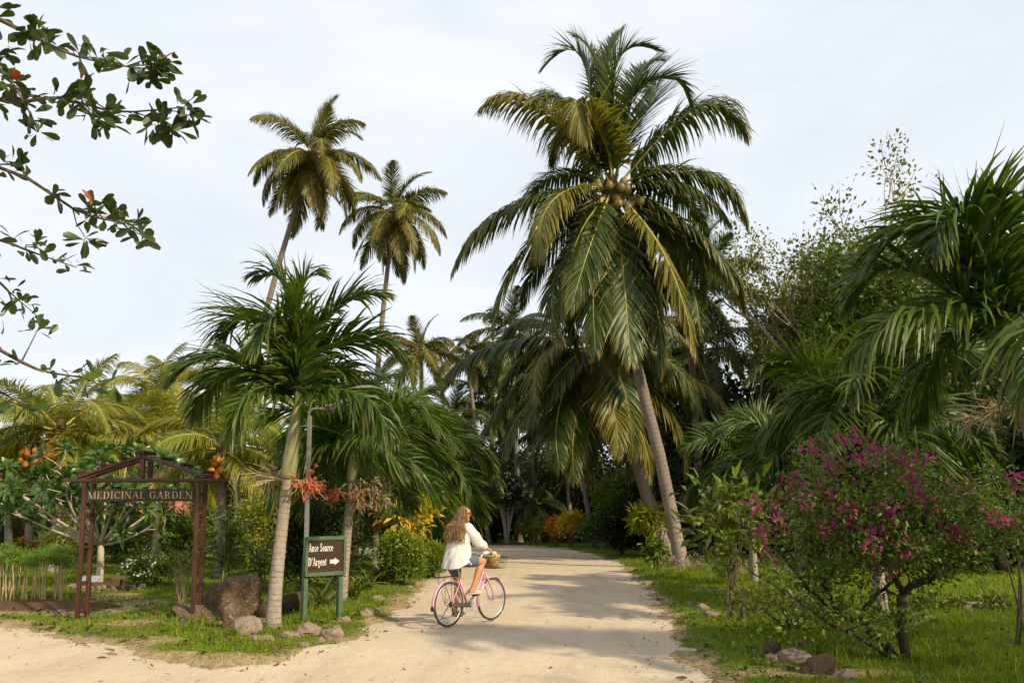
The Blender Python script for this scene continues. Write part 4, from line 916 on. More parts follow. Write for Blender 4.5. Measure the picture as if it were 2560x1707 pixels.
# ---------------------------------------------------------------- direction sign
MAT['green_paint'] = mat('green_paint', (.075, .130, .070), (.050, .090, .050), 9, .5, .4, .15, .002, c3=(.11, .17, .09))
MAT['signbrown'] = mat('brown_board', (.052, .030, .016), (.030, .018, .010), 3, .45, .4, .3, .003, (.5, 4, 7), c3=(.04, .022, .012))
MAT['white_paint'] = mat('white_paint', (.82, .80, .76), (.74, .72, .68), 20, .55)
pa, pb = gb(774, 1563), gb(843, 1551); ctr = (pa + pb) / 2; ang = math.atan2(pb[1] - pa[1], pb[0] - pa[0])
root = thing('direction_sign', 'brown direction sign in a green frame on two green posts', 'sign', (ctr[0], ctr[1], 0), ang * .75)
half = np.linalg.norm(pb - pa) / 2
zt, zb = at(770, 1342, pa[1])[2], at(765, 1441, pa[1])[2]; W_, H_ = .76, zt - zb; zc = (zt + zb) / 2
for sx in (-1, 1): beam('post', (sx * half, .06, -.2), (sx * half, .06, zc), .075, .075, m='green_paint')
for sx in (-1, 1): beam('frame_side', (sx * (W_ / 2 - .022), 0, zb), (sx * (W_ / 2 - .022), 0, zt), .046, .055, m='green_paint')
for z in (zb + .024, zt - .024): beam('frame_rail', (-W_ / 2 + .046, 0, z), (W_ / 2 - .046, 0, z), .048, .062, m='green_paint')
bd_ = B().add(boxv((0, .006, zc), (W_ - .088, .02, H_ - .09))).obj('board', MAT['signbrown'], root)
hh = .128
for txt, x0, z0 in (('Anse Source', -.32, zc + .075), ("D'Argent", -.32, zc - .145)):
    lettering('lettering', txt, hh, .46 / text_w("Anse Source", hh, 1.0, .03) if txt[0] == 'A' else .46 / text_w("Anse Source", hh, 1.0, .03), MAT['white_paint'], bd_, lambda x, y, l, x0=x0, z0=z0: (x0 + x, -.004 - l, z0 + y), .03)
ar = [[(.085, -.12), (.175, -.12), (.175, -.06), (.085, -.06)], [(.175, -.145), (.265, -.09), (.265, -.0899), (.175, -.035)]]
V = [(x, -.0068 - .0002 * i, zc + z) for i, q in enumerate(ar) for x, z in q]
link('arrow', npmesh('arrow', np.array(V), np.array([[0, 1, 2, 3], [4, 5, 6, 7]]), None, False, [MAT['white_paint']]), bd_)

# ---------------------------------------------------------------- street lamp
MAT['zinc'] = mat('galvanised', (.30, .29, .28), (.22, .215, .21), 20, .45, .5, metal=.5)
b0 = gb(763, 1540); D = b0[1]; root = thing('street_lamp', 'grey street lamp pole with a slanting arm among the palms', 'street lamp', b0)
pt = at(772, 1040, D) - b0; pe = at(806, 1022, D - .1) - b0; pl = at(886, 998, D - .25) - b0
B().add(rbox((pt[0] / 2, pt[1] / 2, pt[2] / 2 - .1), (.07, .07, pt[2] + .2), .006)).obj('pole', MAT['zinc'], root)
B().add(tube(curve([pt - np.array([0, 0, .05]), pt + np.array([.03, 0, .10]), pe, (pe + pl) / 2], 8), .024, 8)).obj('arm', MAT['zinc'], root, True)
u_ = norm(pl - pe); nb_ = np.array([0, 1., 0]); R_ = np.stack([u_, nb_, np.cross(u_, nb_)], 1)
B().add(rbox((pe + pl) / 2 + u_ * .05, (np.linalg.norm(pl - pe) * 1.0, .13, .07), .025, R_)).obj('lamp_head', MAT['zinc'], root)

# ---------------------------------------------------------------- rocks
MAT['stone'] = mat('stone', (.34, .26, .195), (.17, .13, .10), 4, .9, .2, .8, .02, c3=(.11, .085, .065))
MAT['granite'] = mat('granite', (.15, .098, .062), (.062, .044, .031), 8, .9, .2, .9, .03, c3=(.34, .25, .16))
MAT['pebble'] = mat('pebble', (.40, .35, .30), (.28, .24, .20), 6, .85)
def rock_mesh(seed, s=(1, 1, .7), box=.0, rough=.22, n=9, facets=5, m='stone'):
    rng = np.random.default_rng(seed); V, Q = [], []
    u = np.linspace(-1, 1, n)
    for ax in range(3):
        for sg in (-1, 1):
            A, Bb = np.meshgrid(u, u); C = np.full_like(A, sg); P = [None] * 3; P[ax] = C; P[(ax + 1) % 3] = A * sg; P[(ax + 2) % 3] = Bb
            i0 = len(V) * n * n; V.append(np.stack(P, -1).reshape(-1, 3)); ii = (np.arange(n - 1)[:, None] * n + np.arange(n - 1)[None]).ravel() + i0
            Q.append(np.stack([ii, ii + 1, ii + n + 1, ii + n], 1))
    V = np.vstack(V); Q = np.vstack(Q); Nn = norm(V); V = Nn * (1 - box) + V * box * .82
    for k in range(facets):
        d = norm(rng.normal(0, 1, 3)); h = .62 + .25 * rng.random(); e = V @ d; V = V - d[None, :] * np.maximum(e - h, 0)[:, None] * .9
    o_ = rng.random(3) * 50
    f = fbm(Nn[:, 0] * 2.2 + o_[0] + Nn[:, 2] * 1.3, Nn[:, 1] * 2.2 + o_[1] - Nn[:, 2] * 1.9, seed, 4) - .5
    V = V * (1 + f * rough * 2)[:, None] * np.array(s)
    key = np.round(V, 5); _, idx, inv = np.unique(key, axis=0, return_index=True, return_inverse=True)
    return npmesh('rock', V[idx], inv.ravel()[Q], None, True, [MAT[m]])
RK = [rock_mesh(i, (1, .8, .66), .30, .30, 10, 9) for i in range(7)]
RKD = [rock_mesh(i + 40, (1, .8, .66), .30, .30, 10, 9, 'granite') for i in range(7)]
def rock(label, px, py, wpx, hpx=None, i=0, rz=None, name='rock', group=None, m=None):
    b = gb(px, py); s = wpx * 1.12 / F * b[1] / 2; sz = s * ((hpx / wpx) / .66 if hpx else 1)
    o = link(name, (RKD if m else RK)[i % 7], None, (b[0], b[1], sz * .36), (0, 0, rz if rz is not None else px * .7), (s, s, sz)); return tag(o, label, 'rock', group)
for i, a in enumerate((('pale angular rock at the foot of the front Manila palm, left side', 618, 1592, 78, 66), ('long low rock in front of the angular one, left of the palm', 655, 1612, 62, 30), ('squat grey rock right of the front palm trunk', 722, 1604, 54, 34),
                       ('large reddish rock below the left post of the sign', 773, 1596, 60, 48), ('rounded reddish rock below the right post of the sign', 826, 1602, 54, 40), ('thin brown rock lying on top between the two reddish rocks', 815, 1574, 36, 16),
                       ('small rock in front of the two reddish rocks', 800, 1608, 22, 20), ('small upright rock right of the rounded reddish one', 842, 1582, 24, 26), ('lone small grey stone at the worn road edge', 760, 1618, 26, 16),
                       ('pale jagged rock right of the sign post', 862, 1562, 34, 28), ('pink jagged rock on the grass strip toward the road', 917, 1546, 40, 30), ('flat stone behind the pink jagged rock', 920, 1520, 44, 14), ('small flat stone right of the pink jagged rock', 945, 1530, 24, 14),
                       ('pale broken rock in the strap-leaved border', 948, 1508, 42, 26), ('small pale rock toward the yellow-green bush', 980, 1496, 16, 12), ('smallest pale rock beside the yellow-green bush', 992, 1490, 12, 10),
                       ('low stone at the foot of the yellow-green bush', 1022, 1472, 28, 12), ('grey stone at the right end of the yellow-green bush', 1040, 1466, 22, 16), ('brown stone half hidden in grass behind the sign', 806, 1512, 36, 30))):
    rock(a[0], *a[1:], i=i, group='stones edging the left verge')
for i, a in enumerate((('small pale stone at the left of the right verge row', 1725, 1522, 24, 24), ('angular brown stone in the right verge row', 1759, 1532, 34, 28), ('rounded pinkish stone in front of the right verge row', 1782, 1546, 42, 24), ('dark small stone ending the right verge row', 1818, 1540, 22, 14))):
    rock(a[0], *a[1:], i=i + 2, group='stones on the right verge')
for i, a in enumerate((('dark upright rock at the back of the foreground rock heap', 1930, 1650, 46, 52), ('grey pointed rock in front of the upright one', 1932, 1662, 46, 36), ('long rounded rock in the middle of the foreground heap', 1992, 1664, 86, 50), ('broad mossy rock at the right of the foreground heap', 2046, 1692, 84, 66), ('dark rock behind the foreground heap', 2010, 1628, 50, 34), ('pale rock at the bottom edge of the picture', 2118, 1704, 40, 40), ('tiny pale rock at the bottom edge, right of the larger one', 2152, 1706, 18, 14))):
    rock(a[0], *a[1:], i=i + 1, group='foreground rock heap', m=i in (0, 3, 4))
b = bd(577, 13.5)
tag(link('boulder', rock_mesh(31, (.48, .40, .40), .95, .10, 17, 1, 'granite'), None, (b[0], b[1], .33), (.04, -.05, .55)), 'big block-shaped brown boulder right of the gate', 'boulder')
b = gb(492, 1556)
tag(link('rock_slab', rock_mesh(32, (.56, .46, .22), .25, .2, 13, 3, 'granite'), None, (b[0], b[1] + .25, .06), (.0, .12, .2)), 'low dark rock slab in front of the right gate posts', 'rock')
b = gb(577, 1578)
tag(link('stone_stump', rock_mesh(33, (.13, .13, .22), .6, .10, 11, 1, 'granite'), None, (b[0], b[1], .2)), 'short stump-like brown stone in front of the boulder', 'rock')
for i, (px, py, w_, h_) in enumerate(((114, 1547, 14, 14), (124, 1546, 16, 16), (135, 1546, 18, 18))):
    rock(('smallest', 'middle', 'right')[i] + ' of the three small grey stones left of the big round one', px, py, w_, h_, i + 3, group='pebbles edging the sapling bed', name='stone')
rock('big round grey stone edging the sapling bed by the gate', 155, 1544, 26, 24, 5, group='pebbles edging the sapling bed', name='stone')
rng = np.random.default_rng(44)
cb = bd(245, 18.6)
for i in range(30):
    a = PI + PI * (i + .5) / 30 + rng.normal(0, .04); rr = (.62 + .04 * rng.random()); s = .055 + .035 * rng.random()
    x, y = cb[0] + .25 + rr * 1.25 * math.cos(a), cb[1] + rr * math.sin(a)
    tag(link('stone', RK[i % 7], None, (x, y, .05 + (i % 2) * .07), (0, 0, a * 3), (s, s, s * 1.2)), 'small round stone in the ring round the garden tree', 'stone', 'stones ringing the garden tree')
for i in range(9):
    c = bd(208 + 6.2 * i, 26); s = .07 + .03 * rng.random()
    tag(link('stone', RK[(i + 3) % 7], None, (c[0], c[1] + rng.normal(0, .05), .08), (0, 0, i), (s, s, s)), 'small stone in the row edging a bed at the back of the garden', 'stone', 'stones edging the back bed')
m_soil = mat('bed_soil', (.13, .075, .04), (.07, .04, .022), 9, .95, .1, .9, .03)
def mound(name, label, c, rx, ry, h, seed, matl, cat='mound'):
    n = 26; rr = np.linspace(0, 1, 8); th = np.arange(n) / n * 2 * PI
    X = c[0] + rx * rr[:, None] * np.cos(th) * (1 + .15 * np.sin(th * 3 + seed)); Yy = c[1] + ry * rr[:, None] * np.sin(th) * (1 + .12 * np.sin(th * 4 + seed))
    Z = h * (1 - rr[:, None] ** 2.2) * (1 + .5 * (fbm(X * 5, Yy * 5, seed) - .5)) - .03 * rr[:, None] ** 4 + ground_z(X, Yy)
    i = np.arange(7)[:, None] * n; j = np.arange(n)[None]; j2 = (j + 1) % n
    Q = np.stack([i + j, i + n + j, i + n + j2, i + j2], -1).reshape(-1, 4)
    return tag(link(name, npmesh(name, np.stack([X, Yy, Z], -1).reshape(-1, 3), Q, None, True, [matl])), label, cat)
mound('planting_bed', 'low bed of brown soil round the garden tree', (cb[0] + .25, cb[1], 0), .78, .62, .15, 3, m_soil, 'bed')
c = gb(85, 1528); mound('planting_bed', 'long bed of brown soil under the feathery saplings', c, 1.75, .62, .13, 5, m_soil, 'bed')
# garden rubbish heaps on the right lawn
for i, (px, py, rx, h, lb) in enumerate(((2318, 1532, .36, .16, 'small dark heap of cuttings on the right lawn'), (2452, 1530, .75, .24, 'larger leafy heap of cuttings on the right lawn'))):
    c = gb(px, py); root = thing('cuttings_heap', lb, 'heap', c)
    r2 = np.random.default_rng(60 + i); bb = B(); C = ell_pts(r2, 60, (0, 0, .02), (rx, rx * .7, h), .3, 0.0)
    leaf_cloud(bb, C, 22, (.07, .07, .03), .10, .04, r2, .5, .2, dryp=.4); bb.obj('foliage', MAT['mid'], root)
    link('rock', RK[i], root, (-rx * .3, -.1, .04), (0, 0, 1), (rx * .45, rx * .35, h * 1.0))

# fallen palm log behind the sign
a_, b_ = gb(655, 1552), gb(752, 1532); root = thing('palm_log', 'fallen palm log with shaggy leaf scars lying behind the sign', 'log', a_)
v = b_ - a_; trunk(root, [np.array([0, 0, .10]), v * .5 + np.array([0, 0, .15]), v + np.array([0, 0, .17])], .12, .16, MAT['fibre'], .06, .10, 0.0, 'trunk')

# ---------------------------------------------------------------- garden tree with leaf rosettes (frangipani)
def leaf_mesh(name, L, W, droop, m, prof=(.12, .6, 1, .75, .08), fold=.25, var=.5, dry=0.0):
    K = len(prof) - 1
    V, Q, c = strips(np.zeros((1, 3)), np.array([[1., 0, 0]]), np.array([[0, 1., 0]]), L, W, droop, K, prof, fold)
    return npmesh(name, V, Q, {'var': np.full(len(V), var), 'dry': np.full(len(V), dry)}, True, [MAT[m]])

def rosette_mesh(seed, n=13, L=.26, W=.075, m='frangi'):
    r = np.random.default_rng(seed); a = np.arange(n) * 2.4 + r.normal(0, .2, n); e = np.radians(70 - 65 * np.arange(n) / n + r.normal(0, 6, n))
    d = np.stack([np.cos(a) * np.cos(e), np.sin(a) * np.cos(e), np.sin(e)], 1); w = np.stack([-np.sin(a), np.cos(a), np.zeros(n)], 1)
    V, Q, c = strips(d * .02, d, w, L * (.6 + .4 * np.arange(n) / n) * (1 + r.normal(0, .1, n)), W, .5 + .4 * r.random(n), 3, (.25, .85, 1, .10), .25)
    return npmesh('leaf_rosette', V, Q, {'var': np.repeat(np.clip(r.normal(.5, .25, n), 0, 1), c), 'dry': np.zeros(len(V))}, True, [MAT[m]])
RO = [rosette_mesh(i) for i in range(5)]
rng = np.random.default_rng(12)
D = 18.6; root = thing('frangipani_tree', 'pale forked garden tree with rosettes of glossy leaves behind the gate', 'tree', cb)
fork = at(252, 1362, D) - cb; tb = B()
tb.add(tube(curve([(0, 0, -.1), fork * .5 + np.array([.02, 0, 0]), fork], 7), np.linspace(.09, .07, 7), 9))
n_ro = 0
for (px, py, dd) in ((55, 1195, -.6), (115, 1160, .5), (165, 1190, -.9), (150, 1125, .2), (225, 1150, -.7), (265, 1120, .6), (300, 1175, -1.0), (345, 1135, .2), (392, 1160, -.5), (20, 1150, .3), (415, 1235, -.2), (95, 1230, 1.0), (205, 1215, 1.1), (-20, 1200, .0), (440, 1180, .6), (330, 1225, .9)):
    e = at(px, py + 42, D + dd) - cb; mid = fork + (e - fork) * .5 + np.array([0, 0, -.12]) + rng.normal(0, .06, 3)
    C = curve([fork, mid, e], 8); tb.add(tube(C, np.linspace(.036, .018, 8), 6))
    for k in range(7):
        i = 7 if k < 2 else rng.integers(4, 8); d = norm(norm(e - fork) + rng.normal(0, .75, 3) + np.array([0, 0, .35])); q = C[i] + d * (.22 + .4 * rng.random())
        tb.add(tube([C[i], (C[i] + q) / 2 + rng.normal(0, .02, 3), q], [.015, .013, .011], 5))
        zx = Vector(d); ro = zx.to_track_quat('Z', 'X').to_euler()
        link('leaf_rosette', RO[rng.integers(5)], root, q, ro, 1.15 + .45 * rng.random()); n_ro += 1
tb.obj('trunk', MAT['bark_pale'], root, True)

# ---------------------------------------------------------------- feathery saplings in the bed left of the gate
def feather_mesh(seed):
    r = np.random.default_rng(seed); b = B()
    for i in range(9):
        a = r.random() * 2 * PI; e = math.radians(25 + 40 * r.random()); L = .26 + .16 * r.random()
        C = arc(L, math.degrees(e), -25, 1.0, 6); R = np.array(Matrix.Rotation(a, 3, 'Z')); C = C @ R.T
        b.add(tube(C, np.linspace(.004, .0015, 6), 3), .4)
        P = np.repeat(C[1:], 9, 0) + r.normal(0, .028, (45, 3)); d = r.normal(0, 1, (45, 3)) * np.array([1, 1, .4])
        V, Q, c = strips(P, d, r.normal(0, 1, (45, 3)), .034, .017, .3, 2, (.5, 1, .3)); b.add((V, Q), np.repeat(np.clip(r.normal(.5, .25, 45), 0, 1), c))
    return b.mesh('foliage', MAT['feather'])
FE = [feather_mesh(i) for i in range(5)]
MAT['cane'] = mat('cane', (.46, .37, .18), (.34, .26, .12), 9, .7)
for i in range(40):
    px = rng.uniform(-15, 188) if i > 4 else (8, 22, 34, 52, 60)[i]; py = rng.uniform(1498, 1526) - (8 if px < 60 else 0)
    b = gb(px, py); h = at(px, 1398 + rng.normal(0, 12), b[1])[2]; thick = .026 if i < 5 else .013
    root = thing('sapling', 'slender feathery sapling on a cane-like stem in the bed left of the gate', 'sapling', b, 0, 'feathery saplings left of the gate')
    tpv = np.array([rng.normal(0, .05), rng.normal(0, .05), h])
    B().add(tube(curve([(0, 0, -.05), tpv * .5 + rng.normal(0, .02, 3) * np.array([1, 1, 0]), tpv], 6), np.linspace(thick, thick * .6, 6), 6)).obj('stem', MAT['cane'], root, True)
    link('foliage', FE[i % 5], root, tpv - np.array([0, 0, .04]), (0, 0, i), .8 + .35 * rng.random())

# ---------------------------------------------------------------- broad-leaved ginger clump, strap-leaved clumps
GL_ = [leaf_mesh('leaf', .42, .085, .9 + .3 * k, 'bright' if k == 1 else 'mid', (.2, .8, 1, .7, .06), .3, .3 + .2 * k) for k in range(3)]
def ginger(label, px, D, n, h, spread, seed):
    r = np.random.default_rng(seed); b = bd(px, D); root = thing('ginger_clump', label, 'plant', b)
    for i in range(n):
        a = r.random() * 2 * PI; le = spread * (.4 + .8 * r.random()); hh_ = h * (.65 + .4 * r.random())
        C = curve([(r.normal(0, .12), r.normal(0, .12), -.03), (math.cos(a) * le * .3, math.sin(a) * le * .3, hh_ * .6), (math.cos(a) * le, math.sin(a) * le, hh_)], 9)
        cane = B().add(tube(C, np.linspace(.014, .006, 9), 5)).obj('cane', MAT['rachis_green'], root, True)
        for k in range(9):
            u = .30 + .7 * k / 8; p_ = np.array([np.interp(u, np.linspace(0, 1, 9), C[:, j]) for j in range(3)]); aa = a + (1 if k % 2 else -1) * (.9 + r.normal(0, .25))
            link('leaf', GL_[r.integers(3)], cane, p_, Euler((r.normal(0, .3), -math.radians(25 + r.normal(0, 12)), aa), 'XYZ'), .7 + .4 * r.random())
ginger('tall broad-leaved ginger clump right of the gate, above the boulder', 560, 17.2, 15, 2.15, .75, 5)
ginger('smaller glossy-leaved clump behind the front Manila palm trunk', 650, 18.0, 8, 1.4, .5, 6)
SL = [leaf_mesh('leaf', .62, .045, 1.1 + .4 * k, 'strap', (.7, 1, .9, .65, .05), .35, .25 + .25 * k, .0 if k < 2 else .35) for k in range(3)]
def strapclump(label, px, py, n, s, seed):
    r = np.random.default_rng(seed); root = thing('strap_leaf_clump', label, 'plant', gb(px, py))
    for i in range(n):
        link('leaf', SL[r.integers(3)], root, (r.normal(0, .07), r.normal(0, .07), .0), Euler((r.normal(0, .2), -math.radians(38 + 42 * r.random()), r.random() * 2 * PI), 'XYZ'), s * (.75 + .5 * r.random()))
strapclump('strap-leaved clump directly behind the sign posts', 808, 1525, 34, 1.0, 1)
strapclump('strap-leaved clump right of the second Manila palm trunk', 885, 1502, 34, 1.0, 2)
strapclump('arching strap-leaved clump at the trunk of the third Manila palm', 955, 1462, 30, 1.25, 3)
strapclump('pale strap-leaved clump between the second and third Manila palms', 915, 1480, 30, 1.0, 4)
strapclump('dying crinum-like clump with drooping leaves under the bougainvillea', 2255, 1622, 15, 1.15, 7)

# ---------------------------------------------------------------- bougainvillea
b0 = gb(2264, 1657); D = b0[1]; root = thing('bougainvillea', 'sprawling bougainvillea with magenta flowers on the right lawn', 'bush', b0)
rng = np.random.default_rng(77)
def bp(px, py, dd=0.0): return at(px, py, D + dd) - b0
SK = [[bp(2258, 1668), bp(2215, 1610, .1), bp(2150, 1555, .1), bp(2085, 1515, .1), bp(2060, 1460, .2), bp(2010, 1380, .3)], [bp(2085, 1515, .1), bp(2020, 1470, -.2), bp(1965, 1400, -.3), bp(1930, 1310, -.3)],
      [bp(2270, 1664), bp(2258, 1590, -.05), bp(2252, 1520), bp(2262, 1480), bp(2330, 1440, .1), bp(2420, 1395, .1), bp(2490, 1340, .1), bp(2555, 1300, .1)], [bp(2262, 1480), bp(2225, 1430, -.2), bp(2190, 1340, -.3), bp(2150, 1240, -.2), bp(2120, 1150)],
      [bp(2060, 1460, .2), bp(2100, 1380, .4), bp(2130, 1280, .5), bp(2180, 1180, .4)], [bp(2330, 1440, .1), bp(2300, 1350, .4), bp(2270, 1250, .4), bp(2250, 1140, .3)], [bp(2420, 1395), bp(2380, 1340, -.3), bp(2270, 1330, -.5), bp(2200, 1350, -.6)],
      [bp(2420, 1395, .1), bp(2430, 1310, .3), bp(2440, 1220, .3)], [bp(2150, 1555, .1), bp(2200, 1480, .5), bp(2290, 1400, .6), bp(2350, 1280, .5)], [bp(2262, 1672), bp(2160, 1600, -.25), bp(2080, 1560, -.4), bp(1990, 1500, -.5), bp(1900, 1440, -.4)]]
tb = B(); sk = []
for j, P in enumerate(SK):
    C = curve(P, 14); C = C + rng.normal(0, .008, C.shape); r0 = (.055, .03, .06, .032, .03, .03, .025, .025, .03, .028)[j]
    tb.add(tube(C, np.linspace(r0, r0 * .3, 14), 7)); sk.append(C[4:])
sk = np.vstack(sk)
CL = np.vstack([ell_pts(rng, 100, bp(2215, 1300), (1.50, 1.0, .80), .45, -.6)] + [sk[rng.integers(len(sk), size=1)] + rng.normal(0, 1, (1, 3)) * np.array([.26, .26, .18]) for _ in range(130)])
CL = CL[CL[:, 2] > .35]
FLW = [(870, 590), (905, 660), (880, 620), (1250, 510), (1215, 520), (1290, 500), (1350, 190), (1390, 235), (1310, 200), (1180, 150), (1230, 170), (1100, 100), (1020, 75), (970, 85), (800, 120), (780, 150), (850, 215), (960, 240), (1110, 235), (1090, 215), (620, 355), (720, 325), (440, 490), (515, 650), (480, 640), (830, 380), (990, 510), (1030, 500), (1050, 600), (1190, 650), (1205, 680), (1420, 400), (1410, 330), (1440, 440), (1500, 490), (1530, 500), (1620, 400), (1750, 390), (1690, 660), (1740, 690), (1620, 660), (1660, 640), (1880, 560), (1980, 580), (1920, 560), (2020, 330), (2040, 350), (1380, 740), (1350, 730), (1130, 740), (560, 790), (1150, 880), (1240, 880), (1270, 880), (1500, 210), (1470, 190), (600, 570), (700, 400), (900, 290), (1060, 330), (950, 420), (1150, 440), (1320, 590), (580, 470), (760, 470), (1440, 330)]
FL = np.array([bp(1700 + x / 2.423, 1060 + y / 2.423, rng.uniform(-1.0, -.1)) for x, y in FLW])
for c in np.vstack([CL, FL]):
    i = np.argmin(np.linalg.norm(sk - c, axis=1) + np.maximum(0, sk[:, 2] - c[2]) * .5); q = sk[i]; md = (q + c) / 2 + rng.normal(0, .05, 3) + np.array([0, 0, .05])
    tb.add(tube(curve([q, md, c], 5), [.009, .007, .005, .004, .003], 4))
tb.obj('branches', MAT['bark_dark'], root, True)
bb = B(); leaf_cloud(bb, CL, 62, (.11, .11, .09), .055, .034, rng, .5, .25, prof=(.4, 1, .1)); leaf_cloud(bb, FL, 14, (.08, .08, .07), .055, .034, rng, .5, .25, prof=(.4, 1, .1)); bb.obj('foliage', MAT['mid'], root)
fb = B(); leaf_cloud(fb, FL, 17, (.048, .048, .04), .046, .036, rng, .2, .3, out_w=1.4, prof=(.5, 1, .3))
leaf_cloud(fb, CL[(CL[:, 2] > .9) & (rng.random(len(CL)) < .12)], 9, (.05, .05, .04), .038, .03, rng, .2, .3, out_w=1.4, prof=(.5, 1, .3)); kind(fb.obj('flowers', MAT['magenta'], root), 'stuff')
shrub('low tangled fallen bough with wilting leaves left of the bougainvillea stems', gb(1985, 1592), .62, .95, .45, 'olive', 70, 24, .055, .03, 26, 78, .05, ('magenta', 9, .03), 'fallen_bough', 'bough', 'bark_dark', stem_r=.010, clump=.11)
shrub('bare-stemmed cut stump sprouting beside the broad-leaved shrub', gb(1853, 1560), .55, .08, .08, 'mid', 5, 5, .07, .03, 7, 79, .3, None, 'stump', 'stump', 'bark', stem_r=.03)
sh('leafy sprig with pink flowers at the right edge of the picture', 2490, 2640, 1215, 10.0, 'mid', 284, .5, (.06, .03), h0=.9, flower=('magenta', 16, .035))

# ---------------------------------------------------------------- shore tree whose boughs enter at the upper left
root = thing('shore_tree', 'tree outside the view whose leafy boughs hang in at the upper left', 'tree', (-5.9, 5.4, 0))
rt = np.array([-5.9, 5.4, 0.0]); rng = np.random.default_rng(91); tb = B()
C = curve([(0, 0, -.2), (.1, 0, 2.0), (-.05, .1, 4.0), (.15, .1, 6.6)], 12); tb.add(tube(C, np.linspace(.2, .09, 12), 10))
LM = [leaf_mesh('leaf', .155, .072, .25 + .2 * k, 'sea', (.10, .45, .85, 1.0, .45), .22, .15 + .25 * k) for k in range(4)]
RL = [leaf_mesh('leaf', .17, .085, .5, 'sea', (.10, .45, .85, 1.0, .45), .22, .5, .95)]
PALE = [leaf_mesh('leaf', .14, .07, .3, 'bright', (.10, .45, .85, 1.0, .45), .22, .3)]
BR = [(6.0, [(-160, 20), (40, 70), (160, 130), (270, 160), (365, 172)], 74, 1.0), (6.2, [(-160, 215), (20, 255), (150, 245), (290, 280), (462, 268)], 76, 1.0), (6.4, [(-160, 400), (30, 430), (120, 480), (210, 535), (335, 562)], 52, .95),
      (6.4, [(-160, 560), (0, 600), (80, 630), (190, 668)], 34, .85), (5.8, [(-160, 800), (15, 885), (100, 925), (215, 945)], 36, .8), (5.6, [(-120, 900), (10, 985), (65, 1010)], 14, 1.0),
      (6.6, [(-100, 660), (-10, 700), (5, 790)], 14, .8), (6.2, [(-160, 120), (-10, 170), (60, 255), (95, 330)], 20, .9)]
for bi, (D, P, nl, ls) in enumerate(BR):
    W3 = [at(x, y, D + .25 * math.sin(i * 2 + bi)) - rt for i, (x, y) in enumerate(P)]
    zs = W3[0][2]; st = np.array([np.interp(max(0, zs - .8), C[:, 2], C[:, j]) for j in range(3)])
    Cb = curve([st] + W3, 20); bo = B(); bo.add(tube(Cb, np.linspace(.034, .005, 20), 6))
    twigs = []
    for k in range(nl // 7 + 2):
        i = rng.integers(6, 20); d = norm(norm(Cb[-1] - Cb[8]) * .7 + rng.normal(0, .6, 3)); e = Cb[i] + d * (.12 + .2 * rng.random())
        bo.add(tube([Cb[i], (Cb[i] + e) / 2 + rng.normal(0, .015, 3), e], [.007, .005, .004], 5)); twigs.append((e, d))
    twigs.append((Cb[-1], norm(Cb[-1] - Cb[-3])))
    br = bo.obj('bough', MAT['bark'], root, True)
    xb = B(); leaf_cloud(xb, [w_[0] for w_ in twigs] + list(Cb[6::2]), 9 if bi < 3 else 5, (.035, .035, .03), .125 * ls, .060 * ls, rng, .3, .15, K=4, prof=(.12, .5, .9, 1.0, .4)); kind(xb.obj('foliage', MAT['sea'], br), 'stuff')
    for k in range(nl):
        e, d = twigs[k % len(twigs)] if k < nl * .72 else (Cb[rng.integers(6, 20)], norm(Cb[-1] - Cb[8]))
        dd = norm(d * .7 + rng.normal(0, .75, 3) + np.array([0, 0, .1])); q = Vector(dd).to_track_quat('X', 'Z').to_euler()
        q.rotate_axis('X', rng.normal(0, .7))
        ml = PALE if bi in (4,) and rng.random() < .7 else (RL if rng.random() < .018 else LM)
        link('leaf', ml[rng.integers(len(ml))], br, e + rng.normal(0, .02, 3), q, ls * (.75 + .5 * rng.random()))
tb.obj('trunk', MAT['bark'], root, True)
# more foliage of the same tree, outside the view
b = B(); leaf_cloud(b, ell_pts(rng, 90, (-.9, -.6, 6.3), (1.8, 2.2, 1.2), .3), 20, (.25, .25, .2), .16, .08, rng, .5, .2); b.obj('crown', MAT['sea'], root)

